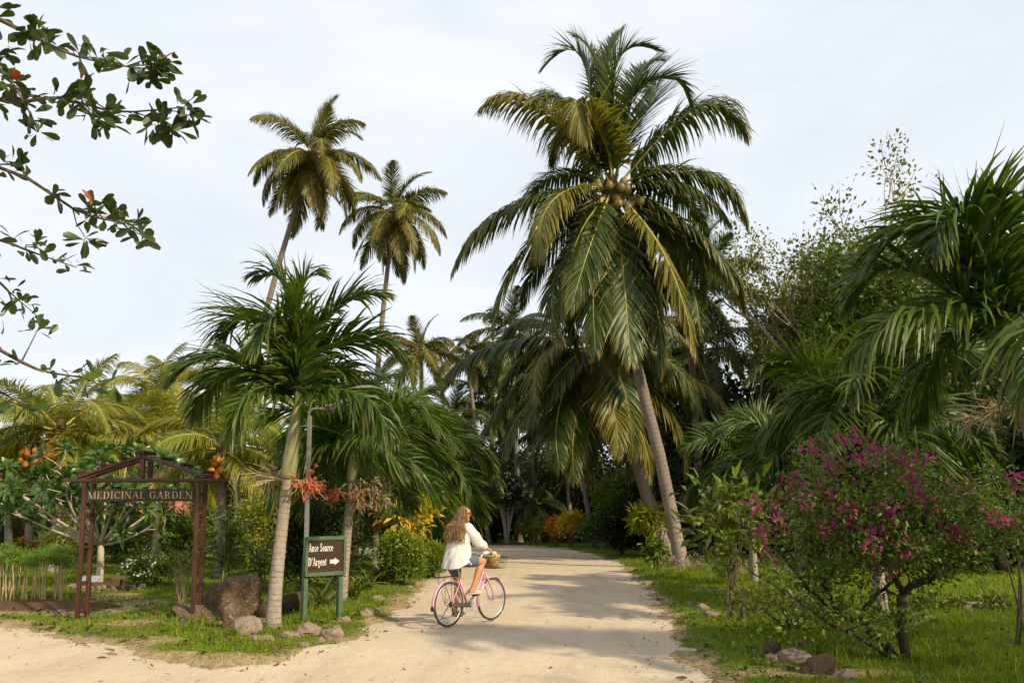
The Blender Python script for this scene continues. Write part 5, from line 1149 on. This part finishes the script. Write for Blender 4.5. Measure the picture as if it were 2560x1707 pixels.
# ---------------------------------------------------------------- houses half hidden behind the planting
MAT['roof_red'] = mat('red_roof', (.42, .11, .07), (.30, .085, .055), 6, .8, .2, .3, .02)
MAT['roof_thatch'] = mat('brown_roof', (.17, .115, .085), (.10, .07, .055), 20, .95, .1, .8, .05)
MAT['wall_cream'] = mat('cream_wall', (.66, .58, .47), (.56, .48, .39), 3, .85)
MAT['pane'] = mat('window_glass', (.03, .035, .04), (.02, .02, .025), 3, .15, .5)
MAT['timber'] = mat('brown_timber', (.13, .075, .04), (.09, .05, .03), 6, .7)
def house(label, c, w, d, hw, hr, rz, roofm, over=.5):
    root = thing('house', label, 'house', c, rz)
    wl = B().add(rbox((0, 0, hw / 2), (w, d, hw), .02)).obj('wall', MAT['wall_cream'], root)
    x, y = w / 2 + over, d / 2 + over; z0, z1 = hw - .1, hw + hr
    V = np.array([[-x, -y, z0], [x, -y, z0], [x, y, z0], [-x, y, z0], [-x + 1.2, 0, z1], [x - 1.2, 0, z1], [-x, -y, z0 + .12], [x, -y, z0 + .12], [x, y, z0 + .12], [-x, y, z0 + .12], [-x + 1.2, 0.02, z1 + .12], [x - 1.2, 0.02, z1 + .12]])
    e1, e2 = (V[6] + V[9]) / 2, (V[7] + V[8]) / 2; V = np.vstack([V, e1, e2])
    Q = [[6, 7, 11, 10], [8, 9, 10, 11], [0, 3, 2, 1], [0, 1, 7, 6], [1, 2, 8, 7], [2, 3, 9, 8], [3, 0, 6, 9], [9, 12, 6, 10], [7, 13, 8, 11]]
    link('roof', npmesh('roof', V, np.array(Q), None, False, [roofm]), root)
    dr = B().add(rbox((.2, -d / 2 - .02, 1.0), (.95, .06, 2.0), .01)).obj('door', MAT['timber'], root)
    B().add(ball((.55, -d / 2 - .08, 1.0), .04)).obj('handle', MAT['zinc'], dr, True)
    for xx in (-w * .32, w * .34):
        wi = B().add(rbox((xx, -d / 2 - .015, 1.45), (1.2, .06, 1.1), .01)).obj('window', MAT['timber'], root)
        for s in (-1, 1): B().add(boxv((xx + s * .28, -d / 2 - .04, 1.45), (.5, .03, .95))).obj('pane', MAT['pane'], wi)
house('small house with a red roof glimpsed through the garden planting', bd(470, 42), 5.2, 5.0, 1.9, 1.0, .15, MAT['roof_red'])
house('house with a brown roof behind the hedge right of the road bend', bd(1640, 60), 8.5, 6.0, 2.35, 3.0, -.2, MAT['roof_thatch'], .8)

# ---------------------------------------------------------------- small garden furniture
MAT['label_white'] = mat('white_label', (.75, .76, .74), (.66, .67, .66), 10, .5)
def plant_label(label, px, py, D, bm, tilt):
    b = bd(px, D); root = thing('plant_label', label, 'plant label', b); h = at(px, py, D)[2]
    B().add(rbox((0, 0, h / 2 - .05), (.045, .03, h), .004)).obj('stake', MAT['redwood'], root)
    R = np.array(Matrix.Rotation(tilt, 3, 'X')); B().add(rbox((0, -.02, h), (.36, .20, .018), .004, R)).obj('plate', MAT[bm], root)
plant_label('small brown slanting label board on a stake in the garden', 301, 1448, 18.0, 'timber', math.radians(18))
plant_label('white plant label beside the left gate posts', 223, 1452, 16.5, 'label_white', math.radians(35))
MAT['orange_wood'] = mat('orange_wood', (.55, .20, .03), (.42, .14, .02), 6, .5)
b = bd(193, 29); root = thing('garden_chair', 'small orange wooden chair at the back of the garden', 'chair', b, 2.4)
B().add(rbox((0, 0, .42), (.5, .5, .04), .008)).obj('seat', MAT['orange_wood'], root); B().add(rbox((0, .24, .72), (.5, .035, .56), .008)).obj('backrest', MAT['orange_wood'], root)
for sx in (-1, 1):
    for sy in (-1, 1): B().add(rbox((sx * .22, sy * .22, .19), (.05, .05, .42), .004)).obj('leg', MAT['orange_wood'], root)

# ---------------------------------------------------------------- bicycle
MAT['pink_paint'] = mat('pink_enamel', (.64, .34, .43), (.58, .30, .39), 4, .28, .5)
MAT['tyre'] = mat('tyre_rubber', (.035, .032, .03), (.06, .052, .045), 14, .85)
MAT['alloy'] = mat('alloy', (.74, .73, .72), (.64, .63, .62), 12, .30, .5, metal=.75)
MAT['black_metal'] = mat('black_metal', (.018, .018, .018), (.03, .03, .03), 9, .45)
MAT['brown_cover'] = mat('brown_cover', (.11, .085, .06), (.08, .06, .045), 6, .5)
MAT['straw'] = mat('straw', (.50, .33, .13), (.36, .22, .08), 30, .85, .2, .8, .006, (1, 1, 4))
MAT['cloth'] = mat('print_cloth', (.80, .76, .74), (.72, .36, .34), 18, .9)
MAT['leather'] = mat('brown_leather', (.11, .04, .02), (.07, .028, .015), 8, .5)
def torus(c, R, r, n=48, m=8, ax='y'):
    th = np.arange(n + 1) / n * 2 * PI
    P = np.stack([np.cos(th) * R, np.zeros(n + 1), np.sin(th) * R], 1)
    ph = np.arange(m) / m * 2 * PI; N_ = np.stack([np.cos(th), np.zeros(n + 1), np.sin(th)], 1)
    V = P[:n, None] + r * (np.cos(ph)[None, :, None] * N_[:n, None] + np.sin(ph)[None, :, None] * np.array([0, 1., 0]))
    i = np.arange(n)[:, None]; j = np.arange(m)[None]; Q = np.stack([i * m + j, i * m + (j + 1) % m, ((i + 1) % n) * m + (j + 1) % m, ((i + 1) % n) * m + j], -1).reshape(-1, 4)
    return V.reshape(-1, 3) + np.array(c), Q
rb = G(1121, 1569); HEAD = math.radians(53.5)
bike = thing('bicycle', 'pink step-through bicycle with rear rack and front wire basket, ridden along the sandy road', 'bicycle', (rb[0], rb[1], .012), HEAD)
WR, WB_ = .340, 1.06
H0, H1 = np.array([0, 0, WR]), np.array([WB_, 0, WR]); BBp = np.array([.44, 0, .285])
steer = math.radians(-4)
def wheel(hub, rz):
    w = link('wheel', None, bike, hub, (0, 0, rz))
    B().add(torus((0, 0, 0), WR - .019, .019, 56, 8)).obj('tyre', MAT['tyre'], w, True)
    B().add(torus((0, 0, 0), WR - .042, .011, 56, 6)).obj('rim', MAT['alloy'], w, True)
    B().add(tube([(0, -.05, 0), (0, -.03, 0), (0, -.029, 0), (0, .029, 0), (0, .03, 0), (0, .05, 0)], [.012, .03, .016, .016, .03, .012], 10)).obj('hub', MAT['alloy'], w, True)
    sp = B()
    for k in range(32):
        a = k / 32 * 2 * PI; s = 1 if k % 2 else -1; a2 = a + s * .45 * (1 if (k // 2) % 2 else -1)
        sp.add(tube([(math.cos(a2) * .028, s * .028, math.sin(a2) * .028), (math.cos(a) * (WR - .045), 0, math.sin(a) * (WR - .045))], .0013, 3))
    kind(sp.obj('spokes', MAT['alloy'], w), 'stuff'); return w
rw = wheel(H0, 0); fw = wheel(H1, steer)
B().add(tube([(0, -.04, 0), (0, -.046, 0), (0, -.052, 0)], [.045, .045, .03], 14)).obj('sprocket', MAT['black_metal'], rw, True)
STop = np.array([.265, 0, .70]); HT, HBt = np.array([.795, 0, .95]), np.array([.855, 0, .765])
fr = B()
fr.add(tube([BBp, STop], .0165, 8)); fr.add(tube([HT, HBt], .021, 9))
fr.add(tube(curve([HBt + np.array([-.01, 0, .05]), (.66, 0, .48), BBp + np.array([.02, 0, .02])], 10), .0185, 8))
fr.add(tube(curve([HT + np.array([.015, 0, -.05]), (.62, 0, .63), BBp * .62 + STop * .38], 10), .0145, 8))
for s in (-1, 1):
    fr.add(tube([H0 + np.array([0, s * .062, 0]), BBp + np.array([0, s * .03, 0])], .0095, 6)); fr.add(tube([H0 + np.array([0, s * .062, 0]), STop * .97 + np.array([0, s * .02, 0])], .0085, 6))
fr.add(tube([BBp - np.array([0, .04, 0]), BBp + np.array([0, .04, 0])], .023, 10))
fr.obj('frame', MAT['pink_paint'], bike, True)
fk = B(); fk.add(tube([HBt, HBt + np.array([.012, 0, -.03])], .023, 8))
for s in (-1, 1): fk.add(tube(curve([HBt + np.array([.01, s * .03, -.02]), HBt + np.array([.05, s * .056, -.12]), H1 + np.array([-.03, s * .058, .1]), H1 + np.array([0, s * .056, 0])], 8), np.linspace(.018, .012, 8), 8))
fk.obj('fork', MAT['pink_paint'], bike, True)
def guard(name, hub, a0, a1, R=.372, w=.056):
    th = np.radians(np.linspace(a0, a1, 26)); cr = np.linspace(-1, 1, 5); V = []
    for t in th:
        for c in cr: r = R - .016 * c * c; V.append((hub[0] + math.cos(t) * r, c * w / 2, hub[2] + math.sin(t) * r))
    i = np.arange(25)[:, None] * 5; j = np.arange(4)[None]; Q = np.stack([i + j, i + j + 1, i + j + 6, i + j + 5], -1).reshape(-1, 4)
    return link(name, npmesh(name, np.array(V), Q, None, True, [MAT['pink_paint']]), bike)
guard('mudguard', H0, 40, 186); g2 = guard('mudguard', H1, 50, 195)
B().add(rbox((-.37, 0, .30), (.02, .05, .07), .004)).obj('mudflap', MAT['black_metal'], bike)
rk = B()
for s in (-1, 1):
    rk.add(tube([(-.30, s * .06, .755), (.20, s * .045, .755), (.25, s * .02, .72)], .005, 5)); rk.add(tube([(-.20, s * .06, .755), (-.01, s * .068, .34)], .0045, 5)); rk.add(tube([(-.02, s * .06, .755), (0, s * .068, .34)], .0045, 5))
rk.add(tube([(-.30, -.06, .755), (-.32, 0, .755), (-.30, .06, .755)], .005, 5)); rk.add(tube([(-.28, 0, .755), (.2, 0, .755)], .004, 5))
for x in (-.2, -.08, .04, .16): rk.add(tube([(x, -.055, .757), (x, .055, .757)], .004, 4))
rk.obj('rear_rack', MAT['black_metal'], bike)
B().add(tube([STop - np.array([-.01, 0, .03]), np.array([.205, 0, .915])], .0125, 8)).obj('seat_post', MAT['alloy'], bike, True)
sd = B().add(ball((.13, 0, .925), 1, 14, 8, (.10, .10, .035))); sd.add(tube(curve([(.15, 0, .93), (.25, 0, .925), (.34, 0, .915)], 6), [.06, .05, .04, .033, .03, .02], 8)); sd.obj('saddle', MAT['leather'], bike, True)
B().add(rbox((.24, -.072, .315), (.46, .012, .07), .005, np.array(Matrix.Rotation(math.radians(4), 3, 'Y')))).obj('chain_guard', MAT['brown_cover'], bike)
ca = math.radians(75); cr = np.array([math.cos(ca), 0, math.sin(ca)]) * .17
ck = B(); ck.add(torus(BBp + np.array([0, -.058, 0]), .085, .008, 28, 6)); ck.add(tube([BBp + np.array([0, -.064, 0]), BBp + np.array([0, -.056, 0])], [.05, .05], 12))
for k in range(5): a = k * 2 * PI / 5; ck.add(tube([BBp + np.array([0, -.06, 0]), BBp + np.array([math.cos(a) * .085, -.06, math.sin(a) * .085])], .007, 4))
for s in (-1, 1): ck.add(tube([BBp + np.array([0, s * .075, 0]), BBp - s * cr + np.array([0, s * .085, 0])], [.011, .009], 6))
ck.obj('crankset', MAT['alloy'], bike)
PR, PL = BBp + cr + np.array([0, -.13, 0]), BBp - cr + np.array([0, .13, 0])
for p_ in (PR, PL): B().add(rbox(p_, (.095, .085, .024), .006)).obj('pedal', MAT['black_metal'], bike)
B().add(tube([(.06, .06, .30), (-.05, .16, .03)], .007, 6)).obj('kickstand', MAT['black_metal'], bike)
B().add(rbox((.03, -.062, .23), (.03, .02, .13), .006, np.array(Matrix.Rotation(-.3, 3, 'Y')))).obj('derailleur', MAT['black_metal'], bike)
stemT = np.array([.775, 0, 1.03])
GR = {}
hb = B().add(tube([HT, stemT], .0125, 8)); hb.add(tube([stemT, stemT + np.array([.06, 0, .015])], .013, 8))
for s in (-1, 1):
    P = curve([stemT + np.array([.06, 0, .015]), stemT + np.array([.07, s * .14, .045]), stemT + np.array([.0, s * .24, .055]), stemT + np.array([-.12, s * .30, .045])], 10); hb.add(tube(P, .011, 8)); GR[s] = (P[6], P[9])
hb.obj('handlebar', MAT['alloy'], bike, True)
for s in (-1, 1):
    a_, b_ = GR[s]; B().add(tube([a_, b_ + (b_ - a_) * .08], [.016, .016], 9)).obj('grip', MAT['leather'], bike, True)
    B().add(tube(curve([a_ + np.array([.03, -s * .02, -.01]), a_ + np.array([.03, s * .03, -.035]), a_ + np.array([-.05, s * .07, -.04])], 6), .005, 5)).obj('brake_lever', MAT['black_metal'], bike, True)
bk = B(); x0, x1, yb, z0, z1 = .93, 1.21, .17, .835, 1.015
def loop(z, e, r_): 
    P = np.array([(x0 - e, -yb - e, z), (x1 + e, -yb - e, z), (x1 + e, yb + e, z), (x0 - e, yb + e, z), (x0 - e, -yb - e, z)])
    for i in range(4): bk.add(tube([P[i], P[i + 1]], r_, 5))
loop(z1, .025, .0055); loop((z0 + z1) / 2, .01, .0035); loop(z0, -.015, .0045)
for k in range(7):
    x = x0 + (x1 - x0) * k / 6; y = -yb + 2 * yb * k / 6
    bk.add(tube([(x, -yb - .025, z1), (x, -yb + .015, z0), (x, yb - .015, z0), (x, yb + .025, z1)], .0028, 4)); bk.add(tube([(x0 - .025, y, z1), (x0 + .015, y, z0), (x1 - .015, y, z0), (x1 + .025, y, z1)], .0028, 4))
bk.add(tube([(.84, 0, .86), (x0, 0, .86)], .007, 6)); bk.obj('basket', MAT['black_metal'], bike)
rt3 = np.array(Matrix.Rotation(HEAD, 3, 'Z'))
bo = rb + rt3 @ np.array([1.05, 0, .852])
bag = thing('straw_bag', 'woven straw bag with a patterned cloth on top, in the bicycle basket', 'bag', (bo[0], bo[1], bo[2]), HEAD)
def superring(rx, ry, z, cx=0, n=20, p=.6):
    a = np.arange(n) / n * 2 * PI; c, s = np.cos(a), np.sin(a); return np.stack([cx + np.sign(c) * np.abs(c) ** p * rx, np.sign(s) * np.abs(s) ** p * ry, np.full(n, z)], 1)
def loft(rings, cap=True):
    n = len(rings[0]); R = list(rings)
    if cap: R = [rings[0] * .02 + rings[0].mean(0) * .98] + R + [rings[-1] * .02 + rings[-1].mean(0) * .98]
    V = np.vstack(R); i = np.arange(len(R) - 1)[:, None] * n; j = np.arange(n)[None]; j2 = (j + 1) % n
    return V, np.stack([i + j, i + j2, i + n + j2, i + n + j], -1).reshape(-1, 4)
B().add(loft([superring(.085, .11, .0), superring(.095, .125, .06), superring(.105, .14, .14), superring(.11, .145, .215), superring(.10, .135, .216), superring(.095, .13, .17)])).obj('bag_body', MAT['straw'], bag, True)
cl = B(); rg2 = np.random.default_rng(5)
for k in range(7): cl.add(ball((rg2.uniform(-.06, .07), rg2.uniform(-.09, .09), .20 + rg2.uniform(0, .03)), .05 + .02 * rg2.random(), 10, 7, (1, 1.1, .7)))
kind(cl.obj('cloth', MAT['cloth'], bag, True), 'stuff')
for s in (-1, 1): B().add(tube(curve([(s * .085, -.06, .20), (s * .11, -.05, .14), (s * .115, .0, .08), (s * .11, .05, .14), (s * .085, .06, .20)], 12), .006, 6)).obj('handle', MAT['leather'], bag, True)

# ---------------------------------------------------------------- rider
MAT['skin'] = mat('skin', (.50, .235, .12), (.44, .20, .10), 6, .5, .35)
MAT['shirt'] = mat('linen', (.64, .605, .575), (.56, .53, .50), 30, .9, .1, .5, .002)
MAT['denim'] = mat('denim', (.115, .15, .175), (.08, .11, .135), 40, .9, .1, .4, .003)
MAT['sandal'] = mat('beige_sandal', (.58, .44, .32), (.48, .35, .25), 9, .7)
MAT['lens'] = mat('red_lens', (.42, .03, .015), (.30, .02, .01), 5, .12, .6)
m, t, p, o = nodes('hair')
va = attr(t, 'var'); t.links.new(mixc(t, attr(t, 'dry'), mixc(t, va, (.075, .038, .018), (.20, .105, .04)), mixc(t, va, (.28, .15, .055), (.52, .31, .12))), p.inputs['Base Color']); p.inputs['Roughness'].default_value = .42; p.inputs['Specular IOR Level'].default_value = .45
MAT['hair'] = m
def rcone(p0, r0, p1, r1, n=8, sides=14, flat=None):
    p0, p1 = np.array(p0, float), np.array(p1, float); L = max(np.linalg.norm(p1 - p0), 1e-4); z = (p1 - p0) / L
    ph = np.linspace(0.05, PI / 2, 6); s = [(-math.cos(a) * r0, math.sin(a) * r0) for a in ph] + [(L * u, r0 + (r1 - r0) * u) for u in np.linspace(.1, .9, n)] + [(L + math.sin(a) * r1, math.cos(a) * r1) for a in np.linspace(0, PI / 2 - .05, 6)]
    x = norm(np.cross(z, [0.31, .22, .9])); y = np.cross(z, x); th = np.arange(sides) / sides * 2 * PI
    R = [p0 + z * a + r * (np.cos(th)[:, None] * x + np.sin(th)[:, None] * y) for a, r in s]
    V, Q = loft(R); return V, Q
def remesh(b, name, voxel, matl, parent, iters=2, disp=None):
    me = b.mesh(name + '_src', matl); ob = bpy.data.objects.new(name + '_src', me); COL.objects.link(ob)
    md = ob.modifiers.new('r', 'REMESH'); md.mode = 'VOXEL'; md.voxel_size = voxel; md.use_smooth_shade = True
    if iters: ms_ = ob.modifiers.new('s', 'SMOOTH'); ms_.factor = .5; ms_.iterations = iters
    dg = bpy.context.evaluated_depsgraph_get(); dg.update(); new = bpy.data.meshes.new_from_object(ob.evaluated_get(dg))
    bpy.data.objects.remove(ob); bpy.data.meshes.remove(me); new.name = name
    if disp:
        n = len(new.vertices); co = np.empty(n * 3, np.float32); new.vertices.foreach_get('co', co); co = co.reshape(-1, 3)
        nn = np.empty(n * 3, np.float32); new.vertices.foreach_get('normal', nn); nn = nn.reshape(-1, 3)
        co = co + nn * disp(co, nn)[:, None]; new.vertices.foreach_set('co', co.astype(np.float32).ravel()); new.update()
    new.materials.clear(); new.materials.append(matl)
    new.polygons.foreach_set('use_smooth', np.ones(len(new.polygons), bool))
    return link(name, new, parent)
person = thing('person', 'woman with long wavy hair in a white shirt and denim shorts riding the pink bicycle', 'person', (rb[0], rb[1], .012), HEAD)
b = B(); ad = lambda *a: b.add(rcone(*a))
hipR, hipL = np.array([.19, -.10, 1.00]), np.array([.19, .10, 1.00])
ankR = PR + np.array([-.075, 0, .105]); kneeR = np.array([.625, -.165, .965])
ankL = PL + np.array([-.075, .005, .11]); kneeL = np.array([.40, .135, .60])
for hip, kn, an, pd in ((hipR, kneeR, ankR, PR), (hipL, kneeL, ankL, PL)):
    ad(hip, .098, hip + (kn - hip) * .5, .083); ad(hip + (kn - hip) * .5, .083, kn, .056); calf = kn + (an - kn) * .32 + np.array([-.018, 0, 0])
    ad(kn, .055, calf, .056); ad(calf, .056, an + (kn - an) * .25, .038); ad(an + (kn - an) * .25, .038, an, .031)
    heel = np.array([an[0] - .035, an[1], pd[2] + .05]); toe = np.array([pd[0] + .105, pd[1], pd[2] + .028]); ad(an, .031, heel, .031); ad(heel, .03, (heel + toe) / 2 + np.array([0, 0, .012]), .033); ad((heel + toe) / 2, .033, toe, .022)
pel, chest, neck = np.array([.18, 0, 1.02]), np.array([.27, 0, 1.38]), np.array([.315, 0, 1.545])
ad(pel + np.array([0, -.06, 0]), .12, pel + np.array([0, .06, 0]), .12); ad(pel, .12, chest, .115); ad(chest + np.array([0, -.08, .03]), .075, chest + np.array([0, .08, .03]), .075)
hc = np.array([.345, .0, 1.705]); yaw = math.radians(-40); f = np.array([math.cos(yaw), math.sin(yaw), 0]); l = np.array([-f[1], f[0], 0]); upv = np.array([0, 0, 1.0])
ad(neck - np.array([.01, 0, .06]), .052, hc - np.array([0, 0, .08]) - f * .02, .047)
RH = np.stack([f, l, upv], 1)
def hb_(c, sc): V, Q = ball((0, 0, 0), 1, 16, 12, sc); b.add((V @ RH.T + hc + RH @ np.array(c), Q))
hb_((0, 0, .03), (.092, .073, .088)); hb_((.030, 0, -.045), (.055, .052, .068)); hb_((.072, 0, -.098), (.022, .026, .018)); hb_((.078, 0, .035), (.022, .05, .03)); hb_((.096, 0, -.02), (.018, .011, .012)); hb_((.088, 0, .0), (.012, .009, .026)); hb_((.084, 0, -.062), (.012, .02, .011)); hb_((0, -.074, -.01), (.018, .010, .028)); hb_((0, .074, -.01), (.018, .010, .028))
SH = {-1: np.array([.285, -.168, 1.475]), 1: np.array([.285, .168, 1.475])}; EL = {-1: np.array([.43, -.275, 1.235]), 1: np.array([.44, .275, 1.235])}; WRI = {}
for s in (-1, 1):
    g0, g1 = GR[s]; gc = (g0 + g1) / 2; gd = norm(g1 - g0); back = norm(EL[s] - gc); wr = gc + back * .085 + np.array([0, 0, .025]); WRI[s] = wr
    ad(chest + np.array([0, s * .08, .05]), .06, SH[s], .055); ad(SH[s], .052, EL[s], .040); ad(EL[s], .040, EL[s] + (wr - EL[s]) * .4, .038); ad(EL[s] + (wr - EL[s]) * .4, .038, wr, .024)
    fwd = norm(gc - wr); fwd[2] = 0; fwd = norm(fwd)
    for k in range(4):
        kn = gc + gd * (.030 - .0195 * k) - fwd * .004 + np.array([0, 0, .030]); ad(wr, .019, kn - fwd * .02, .0135)
        p1 = kn + fwd * (.022 - .002 * abs(k - 1)); p2 = kn + fwd * (.034 - .003 * abs(k - 1)) + np.array([0, 0, -.026]); p3 = kn + fwd * .018 + np.array([0, 0, -.046])
        ad(kn - fwd * .02, .0115, p1, .0095); ad(p1, .0095, p2, .009); ad(p2, .009, p3, .0078)
    th0 = wr + fwd * .02 - gd * .028; th1 = gc - gd * .050 + np.array([0, 0, .012]) - fwd * .012; ad(wr, .018, th0, .014); ad(th0, .014, th1, .010); ad(th1, .010, th1 + fwd * .022 + np.array([0, 0, -.018]), .0085)
remesh(b, 'body', .0065, MAT['skin'], person, 2)
# clothes
b = B(); n = 36; a = np.arange(n) / n * 2 * PI
def ring(cx, rx, ry, z, fold=0.0, hem=0.0):
    k = 1 + fold * (np.sin(a * 7 + z * 9) * .6 + np.sin(a * 12 + 2 + z * 5) * .4)
    side = np.abs(np.sin(a)) ** 6
    return np.stack([cx + np.cos(a) * rx * k, np.sin(a) * ry * k, z + hem * side + (hem > 0) * .05 * np.clip(np.cos(a), 0, 1)], 1)
b.add(loft([ring(.180, .205, .240, .865, .06, .09), ring(.185, .202, .236, .93, .05, .05), ring(.192, .192, .222, 1.02, .04), ring(.205, .172, .203, 1.12, .03), ring(.225, .150, .185, 1.22, .022), ring(.25, .140, .188, 1.32, .015), ring(.27, .132, .194, 1.40, .01), ring(.285, .112, .180, 1.475), ring(.30, .072, .105, 1.53), ring(.308, .060, .068, 1.565)]))
for s in (-1, 1):
    wr = WRI[s]; mid = EL[s] + (wr - EL[s]) * .42
    b.add(rcone(SH[s] + np.array([-.004, -s * .03, 0]), .098, EL[s] + np.array([-.005, 0, .0]), .076)); b.add(rcone(EL[s], .078, EL[s] + (wr - EL[s]) * .22, .076)); b.add(rcone(EL[s] + (wr - EL[s]) * .2, .074, mid, .052))
dsp = lambda co, nn: .004 + (fbm(co[:, 0] * 9 + co[:, 1] * 4, co[:, 2] * 6 + co[:, 1] * 11, 5, 3) - .5) * .034 + (vnoise(co[:, 0] * 22 + co[:, 1] * 26 + co[:, 2] * 5, co[:, 2] * 6 + co[:, 1] * 5, 8) - .5) * .022 + (vnoise(co[:, 0] * 40 + co[:, 2] * 22, co[:, 2] * 26 + co[:, 1] * 30, 4) - .5) * .005
remesh(b, 'shirt', .0085, MAT['shirt'], person, 2, dsp)
b = B(); b.add(rcone(pel + np.array([.0, -.06, -.01]), .125, pel + np.array([.0, .06, -.01]), .125))
for hip, kn, u in ((hipR, kneeR, .52), (hipL, kneeL, .42)): b.add(rcone(hip, .115, hip + (kn - hip) * u, .101, 8, 18))
remesh(b, 'shorts', .008, MAT['denim'], person, 2, lambda co, nn: (vnoise(co[:, 0] * 25, co[:, 2] * 25 + co[:, 1] * 20, 3) - .5) * .006)
for an, pd in ((ankR, PR), (ankL, PL)):
    b = B(); heel = np.array([an[0] - .05, an[1], pd[2] + .026]); toe = np.array([pd[0] + .12, pd[1], pd[2] + .022])
    for s in (0, 1):
        V, Q = rcone(heel, .042, toe, .047); c = (heel + toe) / 2
        if s == 0: V[:, 2] = (V[:, 2] - c[2]) * .34 + c[2] + .002
        else:
            V, Q = rcone((heel + toe) / 2 + np.array([-.005, 0, .03]), .040, toe + np.array([-.03, 0, .018]), .040); V[:, 2] = (V[:, 2] - c[2]) * .8 + c[2]
        b.add((V, Q))
    b.obj('sandal', MAT['sandal'], person, True)
# hair in wavy locks
rg3 = np.random.default_rng(17); hbld = B()
V, Q = ball((0, 0, 0), 1, 18, 12, (.100, .083, .098)); V = V @ RH.T + hc + RH @ np.array([-.012, 0, .036]); 
keep = ((V - hc) @ f < .045) | (((V - hc)[:, 2] > .085)); hbld.add((V, Q[keep[Q].all(1)]), .35, 0)
for k in range(1000):
    th = rg3.uniform(-2.05, 2.05); el = math.radians(rg3.uniform(5, 85)); dv = (-f * math.cos(th) + l * math.sin(th)) * math.cos(el) + upv * math.sin(el)
    st = hc + RH @ (RH.T @ dv * np.array([.097, .080, .096])) + RH @ np.array([-.010, 0, .034])
    hz = norm(dv * np.array([1, 1, 0]) + 1e-6)
    p1 = hc + hz * rg3.uniform(.088, .118) + np.array([0, 0, rg3.uniform(-.06, .02)]) - f * .012
    zE = 1.25 + .30 * rg3.random() ** 1.25; yE = np.clip(.115 * math.sin(th + .15) * 1.1 + rg3.normal(0, .035), -.165, .16)
    bx = .115 + (1.45 - zE) * -.09 + rg3.normal(0, .022); side = max(0, abs(th) - 1.25)
    p2 = np.array([.205 + side * .08, hz[1] * .105 + rg3.normal(0, .015), 1.545 + rg3.normal(0, .015)]); p2[:2] += hz[:2] * .035
    p3 = np.array([bx + .02 + side * .10, yE, (1.52 + zE) / 2]); p4 = np.array([bx + side * .08, yE * 1.08, zE])
    C = curve([st, p1, p2, p3, p4], 16); u = np.linspace(0, 1, 16); ph = rg3.random() * 6; fr_ = rg3.uniform(14, 22)
    C = C + (np.sin(u * fr_ + ph) * .017 * smooth(u, .2, .6))[:, None] * np.array([.35, .9, .1]) + (np.cos(u * fr_ * .9 + ph) * .015 * smooth(u, .2, .6))[:, None] * np.array([.9, -.3, 0])
    V, Q = tube(C, .0048 * (1 - .6 * u ** 2) * rg3.uniform(.6, 1.25), 4)
    hbld.add((V, Q), float(np.clip(rg3.normal(.45, .28), 0, 1)), np.repeat(np.clip(np.concatenate([[0], u, [1]]) * 1.25 - .35 + rg3.normal(0, .16), 0, 1), 4))
hbld.obj('hair', MAT['hair'], person, True)
g = B()
for s in (-1, 1): V, Q = ball((0, 0, 0), 1, 12, 8, (.010, .033, .021)); g.add((V @ RH.T + hc + RH @ np.array([.092, s * .036, .018]), Q)); g.add(tube([hc + RH @ np.array([.090, s * .066, .024]), hc + RH @ np.array([.02, s * .082, .020])], .005, 5))
g.obj('sunglasses', MAT['lens'], person, True)
